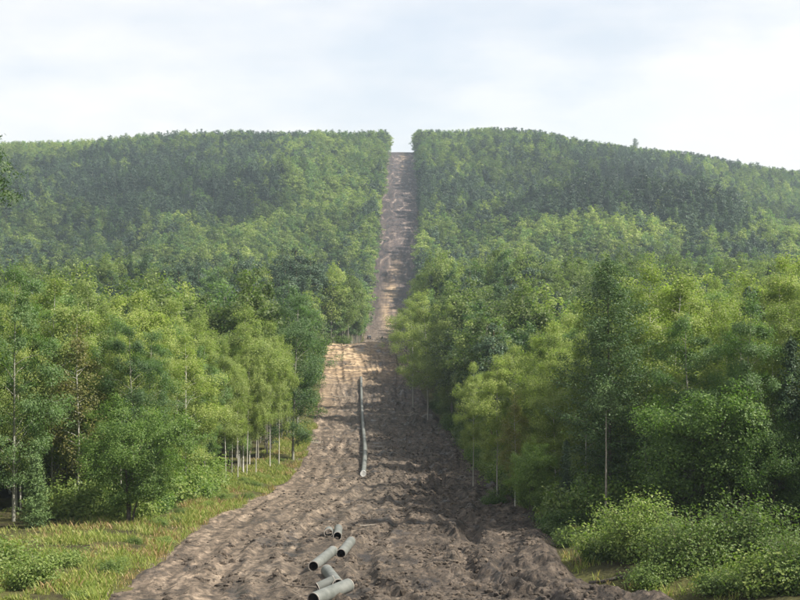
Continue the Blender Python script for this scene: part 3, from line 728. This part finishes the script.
for k in range(16):
    Y = random.uniform(452, 472); X = random.uniform(-46, -17)
    place('shrub', random.choice(['willow0', 'shrub1']), X, Y, random.uniform(1.5, 4), 'bush at the foot of the trees on the far lip of the dip', 'shrub', 'bushes on the far lip', .4, None, 1.1)
# ------------------------------------------------------------------ far forest: one mass, instanced on points
fcol = bpy.data.collections.new('far_tree_kinds')
FK = []
M['far_stem'] = bark('far_stem', (0.10, 0.09, 0.07), (0.30, 0.28, 0.24))
def far_proto(key, res, leafmat, barkmat):
    tr, v, q = res
    tv = np.vstack(tr.v); tq = np.vstack(tr.q)
    vv = np.vstack([tv, v]); qq = np.vstack([tq, q + len(tv)])
    mi = np.concatenate([np.zeros(len(tq)), np.ones(len(q))])
    me = mesh_np('far_%02d_%s' % (len(FK), key), vv, qq, None, [M[barkmat], M[leafmat]], mi)
    o = bpy.data.objects.new(me.name, me); fcol.objects.link(o)
    FK.append(key)
for lod, tg in ((1, 'm'), (2, 'f')):
    np_, lf = ((24, .38), (14, .68))[lod - 1]
    cl = (7, 4)[lod - 1]; nl = (34, 22)[lod - 1]; sgm = (.42, .5)[lod - 1]
    for i in range(3): far_proto(tg + 'birch', broadleaf(500 + i + 50 * lod, 22, .30 + .04 * i, 3.3 + .2 * i, nl, np_, lf, None, None, r0=.10, lod=lod, hang=.5, sig=sgm, clumps=cl), 'birch_leaf', 'far_stem')
    for i in range(2): far_proto(tg + 'aspen', broadleaf(520 + i + 50 * lod, 22, .20, 3.4, nl, np_, lf, None, None, r0=.15, lod=lod, hang=.2, sig=sgm, clumps=cl), 'aspen_leaf', 'grey_bark')
    for i in range(2): far_proto(tg + 'pine', pine(530 + i + 50 * lod, 22, .5, 2.8, (28, 18)[lod - 1], np_, lf, None, None, lod=lod, sig=sgm), 'pine_needle', 'pine_bark')
    for i in range(2): far_proto(tg + 'spruce', conifer(540 + i + 50 * lod, 21, .08, 2.9, (80, 45)[lod - 1], (14, 7)[lod - 1], lf, None, None, lod=lod, tuft=.34, droop=.2), 'pine_needle', 'dark_bark')
    for i in range(1): far_proto(tg + 'larch', conifer(545 + i + 50 * lod, 22, .15, 3.2, (80, 45)[lod - 1], (14, 7)[lod - 1], lf, None, None, lod=lod, tuft=.38, droop=.1), 'larch_needle', 'dark_bark')
KIDX = {}
for i, k in enumerate(FK): KIDX.setdefault(k, []).append(i)
A = scatter(NEAR + .5, 470, 4.6, 25); B = scatter(470, 900, 4.7, 35); C = scatter(900, 1640, 5.7, 50)
E = []
for Y in np.arange(84, 120, 4.2):                      # the stands go on outside the picture
    for X in np.arange(0.33 * Y + 4, 0.33 * Y + 40, 4.2):
        if random.random() < .5: E.append((X + random.uniform(-1.5, 1.5), Y + random.uniform(-1.5, 1.5)))
        if Y > 112: E.append((-X + random.uniform(-1.5, 1.5), Y + random.uniform(-1.5, 1.5)))
for Y in np.arange(120, NEAR, 4.2):
    for X in np.arange(0.312 * Y + 8, 0.312 * Y + 40, 4.2):
        for sg_ in (-1, 1): E.append((sg_ * X + random.uniform(-1.5, 1.5), Y + random.uniform(-1.5, 1.5)))
E = np.array(E)
FP = np.vstack([E, A, B, C])
FP = FP[in_forest(FP)]
for (tx, ty) in TAKEN: FP = FP[(FP[:, 0] - tx) ** 2 + (FP[:, 1] - ty) ** 2 > 2.3 ** 2]
FZ = base_z(FP[:, 0], FP[:, 1])
con, br = zone(FP[:, 0], FP[:, 1], FZ + 15)
n = len(FP)
rnd = RNG.random(n)
isc = RNG.random(n) < np.clip(con, .05, .93)
sub = RNG.random(n)
mid = FP[:, 1] < 620
kind = np.zeros(n, np.int32)
for i in range(n):
    pre = 'm' if mid[i] else 'f'
    if isc[i]: k = pre + ('pine' if sub[i] < .55 else 'spruce' if sub[i] < .82 else 'larch')
    else: k = pre + ('birch' if sub[i] < .72 else 'aspen')
    c = KIDX[k]; kind[i] = c[int(rnd[i] * len(c)) % len(c)]
tint = np.clip(br - .06 + RNG.normal(0, .24, n), 0, 1)
sclz = np.clip(RNG.normal(1.0, .17, n), .55, 1.4) * (.82 + .36 * fbm(FP[:, 0] / 45, FP[:, 1] / 60, 88, 2))
sclz *= np.where((FP[:, 1] > 440) & (FP[:, 1] < 640) & (FP[:, 0] < -14) & (FP[:, 0] > -60), 1.02, 1.0)
sclx = np.clip(sclz, .8, 1.2) * RNG.uniform(.85, 1.3, n) * np.where(mid, 1.08, 1.28)
fx, fy = proj(FP[:, 0], FP[:, 1], FZ)
low = (FP[:, 1] > 1380)
sclz = np.where(low, np.clip(sclz, .62, 1.22), sclz)
me = mesh_np('forest', np.stack([FP[:, 0], FP[:, 1], FZ - .1], -1))
for nm, ty, ar in (('kind_index', 'INT', kind), ('tint', 'FLOAT', tint.astype(np.float32)), ('turn', 'FLOAT', RNG.uniform(0, 6.283, n).astype(np.float32))):
    a = me.attributes.new(nm, ty, 'POINT'); a.data.foreach_set('value', ar)
a = me.attributes.new('size', 'FLOAT_VECTOR', 'POINT'); a.data.foreach_set('vector', np.stack([sclx, sclx, sclz], -1).astype(np.float32).ravel())
forest = obj('forest', me, kind='stuff')
tag(forest, 'mixed birch and pine forest covering the valley and the hills', 'forest')
ng = bpy.data.node_groups.new('plant_forest', 'GeometryNodeTree')
ng.interface.new_socket('Geometry', in_out='INPUT', socket_type='NodeSocketGeometry'); ng.interface.new_socket('Geometry', in_out='OUTPUT', socket_type='NodeSocketGeometry')
gi = N(ng, 'NodeGroupInput'); go = N(ng, 'NodeGroupOutput')
m2p = N(ng, 'GeometryNodeMeshToPoints'); ip = N(ng, 'GeometryNodeInstanceOnPoints')
ci = N(ng, 'GeometryNodeCollectionInfo'); ci.inputs['Collection'].default_value = fcol; ci.inputs['Separate Children'].default_value = True; ci.inputs['Reset Children'].default_value = True
def nattr(nm, ty):
    x = N(ng, 'GeometryNodeInputNamedAttribute', data_type=ty); x.inputs['Name'].default_value = nm; return x.outputs['Attribute']
cx = N(ng, 'ShaderNodeCombineXYZ')
K = ng.links.new
K(gi.outputs[0], m2p.inputs[0]); K(m2p.outputs[0], ip.inputs['Points']); K(ci.outputs[0], ip.inputs['Instance'])
ip.inputs['Pick Instance'].default_value = True
K(nattr('kind_index', 'INT'), ip.inputs['Instance Index']); K(nattr('turn', 'FLOAT'), cx.inputs['Z'])
K(cx.outputs[0], ip.inputs['Rotation']); K(nattr('size', 'FLOAT_VECTOR'), ip.inputs['Scale']); K(ip.outputs[0], go.inputs[0])
forest.modifiers.new('plant_forest', 'NODES').node_group = ng

# lone conifer that tops the right skyline
Y = 1490.0; X = (635 - CX) / F_PX * Y
me_t, me_c, hh = PROTO['larch0']
place('larch_tree', 'larch0', X, Y, 37, 'lone taller conifer breaking the skyline of the right hill', 'tree', None, .2)

# ------------------------------------------------------------------ pipes
def ring_tube(path, r_out, r_in, seg=28):
    """outer shell, inner wall"""
    o = MB(); o.tube(path, r_out, seg); i = MB(); i.tube(path, r_in, seg)
    i.q = [q[:, ::-1] for q in i.q]
    return o, i
def annulus(c, axis, r0, r1, th, seg=28):
    m = MB()
    axis = np.asarray(axis, float) / np.linalg.norm(axis)
    ref = np.array([0, 0, 1.0]); a = np.cross(axis, ref); a /= np.linalg.norm(a); b = np.cross(axis, a)
    th_ = np.arange(seg) * 2 * math.pi / seg
    circ = np.cos(th_)[:, None] * a + np.sin(th_)[:, None] * b
    v = np.vstack([c + circ * r0 - axis * th, c + circ * r1 - axis * th, c + circ * r1 + axis * th, c + circ * r0 + axis * th])
    j = np.arange(seg); k = (j + 1) % seg; q = []
    for l in range(4):
        A_, B_ = l * seg, ((l + 1) % 4) * seg
        q.append(np.stack([A_ + j, A_ + k, B_ + k, B_ + j], -1))
    m.add(v, np.vstack(q)); return m
R_PIPE = 0.385
PIPE_LINES = []
def pipe_piece(p_near, p_far, label, radius=R_PIPE, lift=0.0):
    """short pipe lying on the mud between two ground points (x, y)"""
    (x0, y0), (x1, y1) = p_near, p_far
    PIPE_LINES.append((x0, y0, x1, y1))
    t = np.linspace(0, 1, 9); X = x0 + (x1 - x0) * t; Y = y0 + (y1 - y0) * t
    g = ground_z(X, Y)
    a, b = np.polyfit(t, g, 1)
    z = a * t + b
    z += max(0, np.percentile(g - z, 60)) + radius - 0.08 + lift
    e = bpy.data.objects.new('steel_pipe', None); COL.objects.link(e); e.location = (x0, y0, z[0] - radius)
    path = np.stack([X - x0, Y - y0, z - z[0] + radius], -1)[[0, 2, 4, 6, 8]]
    o, i = ring_tube(path, radius, radius - .035)
    obj('shell', o.mesh('pipe_shell', [M['pipe']], True), e)
    obj('inner_wall', i.mesh('pipe_inner_wall', [M['pipe_in']], True), e)
    ax = path[-1] - path[0]
    for c in (path[0], path[-1]):
        obj('end_rim', annulus(c, ax, radius - .045, radius + .006, .02).mesh('pipe_rim', [M['rim']]), e)
    tag(e, label, 'pipe', 'loose pipe pieces on the mud')
    return e
def rel(px, py, ang, ln):
    """near end on the ground under a photo pixel, far end by heading (degrees, 0 = away from the viewer, + = right) and length"""
    x, y = gp(px, py); a = math.radians(ang)
    return (x, y), (x + ln * math.sin(a), y + ln * math.cos(a))
pipe_piece(*rel(337.5, 538, -2, 7.0), 'grey pipe piece farthest up the mud of the loose pieces, pointing straight away')
pipe_piece(*rel(328.5, 537.5, -2, 2.0), 'short dark pipe offcut beside the farthest loose pipe piece')
pipe_piece(*rel(341, 557.5, 5, 6.2), 'grey pipe piece on the right of the loose pieces, dark open end')
pipe_piece(*rel(313.5, 570, 8.5, 7.0), 'grey pipe piece on the left of the loose pieces, slanting right')
pipe_piece(*rel(338.5, 590, -11, 5.6), 'grey pipe piece slanting left, its near end behind the nearest pipe', radius=.41)
pipe_piece(*rel(313.5, 602, 30, 4.0), 'nearest grey pipe piece, lying crosswise at the bottom picture edge', radius=.44, lift=.12)
pipe_piece(*rel(318, 590, 70, 1.1), 'small pale pipe offcut left of the nearest pipes', radius=.32)

# welded pipeline string
wp = [gp(*p) for p in ((361, 380.5), (361.3, 392), (361.8, 408), (362.6, 424), (364.2, 440), (365.2, 452), (364.6, 464), (363.2, 476))]
wp = np.array(wp[::-1])
yv = np.linspace(wp[0, 1], wp[-1, 1], 72)
o_ = np.argsort(wp[:, 1]); xv = np.interp(yv, wp[o_, 1], wp[o_, 0])
ks = np.hanning(23); ks /= ks.sum(); xv = np.convolve(np.pad(xv, 11, mode='reflect', reflect_type='odd'), ks, mode='valid')
gz = np.maximum.reduce([ground_z(xv + d, yv) for d in (-.3, 0, .3)]); gz = np.convolve(np.pad(gz, 11, mode='reflect', reflect_type='odd'), ks, mode='valid')
path = np.stack([xv, yv, gz + R_PIPE + .06], -1)
root = bpy.data.objects.new('pipeline', None); COL.objects.link(root); root.location = (path[0, 0], path[0, 1], path[0, 2] - R_PIPE)
loc = path - np.array(root.location)
o, i = ring_tube(loc, R_PIPE, R_PIPE - .035, 24)
obj('shell', o.mesh('pipeline_shell', [M['pipe']], True), root)
obj('inner_wall', i.mesh('pipeline_inner_wall', [M['pipe_in']], True), root)
seglen = np.concatenate([[0], np.cumsum(np.linalg.norm(np.diff(loc, axis=0), axis=1))])
for d in np.arange(11.4, seglen[-1] - 2, 11.4):
    c = np.array([np.interp(d, seglen, loc[:, a]) for a in range(3)])
    c2 = np.array([np.interp(d + .5, seglen, loc[:, a]) for a in range(3)])
    obj('weld_seam', annulus(c, c2 - c, R_PIPE - .01, R_PIPE + .016, .12, 24).mesh('weld_seam', [M['weld']]), root)
capm = MB(); ax = loc[0] - loc[1]; ax /= np.linalg.norm(ax)
capm.tube([loc[0] + ax * .05, loc[0] + ax * .12, loc[0] - ax * .45], [R_PIPE * .9, R_PIPE + .05, R_PIPE + .05], 24, cap=True)
obj('end_cap', capm.mesh('end_cap', [M['cap']]), root)
obj('end_rim', annulus(loc[-1], ax, R_PIPE - .045, R_PIPE + .006, .02).mesh('pipeline_rim', [M['rim']]), root)
tag(root, 'long welded grey pipeline string lying up the middle of the strip', 'pipeline')

# ------------------------------------------------------------------ vehicle on the lip
def vehicle(px, py, rz):
    X, Y = gp(px, py)
    e = bpy.data.objects.new('parked_car', None); COL.objects.link(e)
    e.location = (X, Y, float(ground_z(X, Y)) + .02); e.rotation_euler = (0, 0, rz)
    pr = [(-2.0, .45), (-2.05, .95), (-1.95, 1.1), (-1.7, 1.75), (-1.5, 1.85), (.35, 1.85), (.55, 1.78), (1.0, 1.15), (1.95, 1.02), (2.05, .8), (2.0, .45)]
    b = MB(); v = []
    for s in (-1, 1):
        for (y, z) in pr: v.append((s * (.86 if z < 1.2 else .74), y, z))
    k = len(pr); b.add(v, [(j, (j + 1) % k, (j + 1) % k + k, j + k) for j in range(k)])
    import bmesh
    bm = bmesh.new(); vs_ = [bm.verts.new(p) for p in v]
    bm.faces.new(vs_[:k][::-1]); bm.faces.new(vs_[k:])
    for j in range(k): bm.faces.new((vs_[j], vs_[(j + 1) % k], vs_[(j + 1) % k + k], vs_[j + k]))
    bmesh.ops.recalc_face_normals(bm, faces=bm.faces); bmesh.ops.bevel(bm, geom=bm.edges[:], offset=.05, segments=2, affect='EDGES')
    me = bpy.data.meshes.new('car_body'); bm.to_mesh(me); bm.free(); me.materials.append(M['car']); obj('body', me, e)
    g = MB(); g.box(-.70, .70, -1.48, .36, 1.853, 1.90); obj('roof', g.mesh('car_roof', [M['cap']]), e)
    g = MB(); g.add([(-.62, -1.93, 1.2), (.62, -1.93, 1.2), (.58, -1.73, 1.7), (-.58, -1.73, 1.7)], [(0, 1, 2, 3)]); obj('rear_window', g.mesh('rear_window', [M['glass']]), e)
    g = MB(); g.add([(-.64, 1.0, 1.2), (.64, 1.0, 1.2), (.6, .62, 1.74), (-.6, .62, 1.74)], [(0, 3, 2, 1)]); obj('windscreen', g.mesh('windscreen', [M['glass']]), e)
    for s in (-1, 1):
        g = MB(); g.add([(s * .83, -1.6, 1.22), (s * .83, .75, 1.22), (s * .765, .4, 1.72), (s * .765, -1.4, 1.72)], [(0, 1, 2, 3)]); obj('side_window', g.mesh('side_window', [M['glass']]), e)
        g = MB(); g.box(s * .72 - .08, s * .72 + .08, -2.09, -2.03, .72, .9); obj('tail_lamp', g.mesh('tail_lamp', [M['lamp']]), e)
        for y in (-1.3, 1.3):
            w = MB(); w.tube([(s * .62, y, .36), (s * .88, y, .36)], .36, 16, cap=True); wo_ = obj('wheel', w.mesh('wheel', [M['rubber']]), e)
            w = MB(); w.tube([(s * .86, y, .36), (s * .895, y, .36)], .2, 12, cap=True); obj('rim', w.mesh('wheel_rim', [M['cap']]), wo_)
    tag(e, 'small pale vehicle with dark rear standing on the sandy lip of the strip', 'vehicle')
vehicle(369.2, 339.0, 0.15)

# ------------------------------------------------------------------ slash, logs, clods
def stick(px, py, ang, ln, r, label, name='fallen_branch', m='dead_wood', twigs=3, tilt=0.0):
    x, y = gp(px, py); a = math.radians(ang); d = np.array([math.sin(a), math.cos(a)])
    t = np.linspace(0, 1, 6); X = x + d[0] * ln * t; Y = y + d[1] * ln * t
    z = np.maximum(ground_z(X, Y), np.linspace(*ground_z(X[[0, -1]], Y[[0, -1]]), 6)) + r * .7 + tilt * ln * t
    e = bpy.data.objects.new(name, None); COL.objects.link(e); e.location = (x, y, z[0] - r * .7)
    P_ = np.stack([X - x, Y - y, z - z[0] + r * .7], -1) + np.random.default_rng(int(px * 7 + py)).normal(size=(6, 3)) * r * .35
    b = MB(); b.tube(P_, np.linspace(r, r * .45, 6), 7, cap=True); obj('stem', b.mesh('branch_stem', [M[m]], True), e)
    for k in range(twigs):
        f = .35 + .55 * k / max(1, twigs - 1) if twigs > 1 else .6
        q = np.array([np.interp(f, t, P_[:, c]) for c in range(3)])
        s = (-1) ** k; q2 = q + np.array([d[1] * s * .7 + d[0] * .4, -d[0] * s * .7 + d[1] * .4, .45]) * ln * .22
        b = MB(); b.tube([q, (q + q2) / 2 + [0, 0, .05], q2], [r * .4, r * .28, r * .12], 5, cap=True); obj('twig', b.mesh('branch_twig', [M[m]], True), e)
    tag(e, label, 'branch', 'felled wood on the cleared strip')
stick(399, 416, 75, 4.5, .16, 'pale felled log lying across the mud right of the pipeline')
stick(408, 414, 110, 3.0, .13, 'short pale log beside the longer one right of the pipeline')
stick(304, 443, 60, 4.0, .11, 'bleached branch at the left verge in the dip')
stick(312, 449, 120, 3.0, .10, 'bleached crooked branch right of the one on the left verge')
stick(333, 397, 95, 5.0, .14, 'pale branch lying on the left of the far pipeline')
stick(470, 492, 80, 5.5, .10, 'dead branch lying on the shaded mud below the right birches', m='dark_bark')
stick(590, 585, 100, 5.0, .12, 'dark dead branch on the mud bank in the lower right', m='dark_bark')
stick(318, 588.5, -84, 2.8, .06, 'thin dark rod modelled for a shadow line left of the nearest pipes', m='dark_bark', twigs=0)  # dark rod built in place of a long thin shadow line
stick(352, 526, 88, 3.0, .05, 'thin yellowish stick right of the farthest loose pipe piece', twigs=0)
stick(340, 366, 70, 5, .16, 'felled trunk on the sandy bank left of the pipeline end', m='dark_bark')
stick(322, 352, 40, 5, .18, 'dark root log on the left end of the sandy bank', m='dark_bark')

rng = np.random.default_rng(5)
ico_v = np.array([(0, 0, 1), (.89, 0, .45), (.28, .85, .45), (-.72, .53, .45), (-.72, -.53, .45), (.28, -.85, .45), (.72, .53, -.45), (-.28, .85, -.45), (-.89, 0, -.45), (-.28, -.85, -.45), (.72, -.53, -.45), (0, 0, -1)])
ico_t = np.array([(0, 1, 2), (0, 2, 3), (0, 3, 4), (0, 4, 5), (0, 5, 1), (1, 6, 2), (2, 7, 3), (3, 8, 4), (4, 9, 5), (5, 10, 1), (6, 7, 2), (7, 8, 3), (8, 9, 4), (9, 10, 5), (10, 6, 1), (11, 7, 6), (11, 8, 7), (11, 9, 8), (11, 10, 9), (11, 6, 10)])
nc = 19000
Yc = 74 + 190 * rng.random(nc) ** 1.5
u = np.clip(rng.beta(2.0, 1.3, nc), .02, .99)
Xc = e_left(Yc) + u * (e_right(Yc) - e_left(Yc))
keep = fbm(Xc / 4, Yc / 5, 33, 3) > .46
for (x0, y0, x1, y1) in PIPE_LINES + [(path[k, 0], path[k, 1], path[k + 1, 0], path[k + 1, 1]) for k in range(0, len(path) - 1)]:
    f = np.clip(((Xc - x0) * (x1 - x0) + (Yc - y0) * (y1 - y0)) / ((x1 - x0) ** 2 + (y1 - y0) ** 2), 0, 1)
    keep &= (Xc - x0 - f * (x1 - x0)) ** 2 + (Yc - y0 - f * (y1 - y0)) ** 2 > .6 ** 2
Xc, Yc = Xc[keep], Yc[keep]; nc = len(Xc)
sz = .045 + .17 * rng.random(nc) ** 4
V = ico_v[None] * (0.75 + .5 * rng.random((nc, 12, 1))) * sz[:, None, None] * np.array([1.2, 1.2, .8]) * (1 + .3 * rng.normal(size=(nc, 1, 3)))
V = V + np.stack([Xc, Yc, ground_z(Xc, Yc) + sz * .3], -1)[:, None, :]
T = ico_t[None] + (np.arange(nc) * 12)[:, None, None]
me = mesh_np('mud_clods', V.reshape(-1, 3), None, T.reshape(-1, 3), [M['mud']])
a = me.attributes.new('side', 'FLOAT', 'POINT'); a.data.foreach_set('value', np.repeat(np.full(nc, .55, np.float32), 12))
a = me.attributes.new('sand', 'FLOAT', 'POINT'); a.data.foreach_set('value', np.zeros(nc * 12, np.float32))
clods = obj('mud_clods', me, kind='stuff'); tag(clods, 'loose clods of dark mud scattered over the cleared strip', 'mud clods')

lit = MB()
for k in range(420):
    Y = 78 + 330 * rng.random() ** 1.3
    u_ = rng.random(); u_ = (u_ ** .5 if rng.random() < .6 else 1 - (1 - u_) ** .5 if rng.random() < .3 else u_)
    X = float(e_left(Y) + (.01 + .98 * u_) * (e_right(Y) - e_left(Y)))
    a_ = rng.random() * 3.14; ln_ = .4 + 1.6 * rng.random() ** 2; dd = np.array([math.cos(a_), math.sin(a_)]) * ln_ / 2
    P3 = [(X + f * dd[0], Y + f * dd[1], float(ground_z(X + f * dd[0], Y + f * dd[1])) + .04 + .12 * rng.random()) for f in (-1, 0, 1)]
    r_ = .012 + .022 * rng.random(); lit.tube(P3, [r_, r_ * .8, r_ * .4], 4)
lo = obj('brush_litter', lit.mesh('brush_litter', [M['dark_bark']], True), kind='stuff'); tag(lo, 'small broken twigs and roots trodden into the mud', 'brush litter')

# ------------------------------------------------------------------ grass and weeds
def grass(cnt, side):
    Y = 76 + 210 * rng.random(cnt) ** 1.7
    if side < 0:
        w = strip_left(Y) + 3.5
        X = e_left(Y) + .6 - w * rng.random(cnt) ** .9
        far = (Y < 125) & (rng.random(cnt) < .45); X = np.where(far, e_left(Y) - strip_left(Y) * rng.random(cnt) * 1.9, X)
    else:
        X = e_right(Y) + .5 + (2.5 + 14 * (Y < 110)) * rng.random(cnt)
    d = fbm(X / 3.0, Y / 3.0, 35, 3)
    k = rng.random(cnt) < sstep(.34, .58, d)
    return X[k], Y[k], d[k]
gx1 = grass(44000, -1); gx2 = grass(11000, 1)
X = np.concatenate([gx1[0], gx2[0]]); Y = np.concatenate([gx1[1], gx2[1]]); d = np.concatenate([gx1[2], gx2[2]])
nb = 5; X = np.repeat(X, nb) + rng.normal(0, .10, len(X) * nb); Y = np.repeat(Y, nb) + rng.normal(0, .10, len(Y) * nb); d = np.repeat(d, nb)
n = len(X); hgt = (.10 + .60 * rng.random(n) ** 2.6) * (.35 + 2.2 * np.clip(d - .3, 0, .5)) * (.5 + 1.1 * fbm(X / 1.3, Y / 1.3, 36, 2)); ph = rng.random(n) * 6.283
wv = np.stack([np.cos(ph), np.sin(ph), 0 * ph], -1); ln = np.stack([-np.sin(ph), np.cos(ph), 0 * ph], -1) * (hgt * rng.uniform(.1, .7, n))[:, None]
b0 = np.stack([X, Y, ground_z(X, Y) - .05], -1); hw = (.014 + .022 * rng.random(n))[:, None]
up = np.zeros((n, 3)); up[:, 2] = hgt
V = np.stack([b0 - wv * hw, b0 + wv * hw, b0 + wv * hw * 1.1 + ln * .45 + up * .65, b0 - wv * hw * .3 + ln + up], 1).reshape(-1, 3)
dryp = (fbm(X / 2.6, Y / 3.4, 38, 3) + .25 * rng.random(n) > .77).astype(int)
gr = obj('grass', mesh_np('grass', V, np.arange(n * 4).reshape(-1, 4), None, [M['grass'], M['dry_grass']], dryp), kind='stuff')
gr['tint'] = .85
tag(gr, 'tall green and yellowing grass along both edges of the mud', 'grass')

# ------------------------------------------------------------------ summer haze over the whole valley
hz = MB(); hz.box(-2700, 2700, -230, 3100, -26, 250)
m, t, out = mat('haze'); pv = N(t, 'ShaderNodeVolumePrincipled'); pv.inputs['Density'].default_value = 0.00011
pv.inputs['Color'].default_value = (0.72, 0.86, 1.0, 1); pv.inputs['Anisotropy'].default_value = 0.25
t.links.new(pv.outputs[0], out.inputs['Volume'])
hzo = obj('haze', hz.mesh('haze', [m]), kind='stuff'); tag(hzo, 'thin pale summer haze filling the valley air', 'haze')
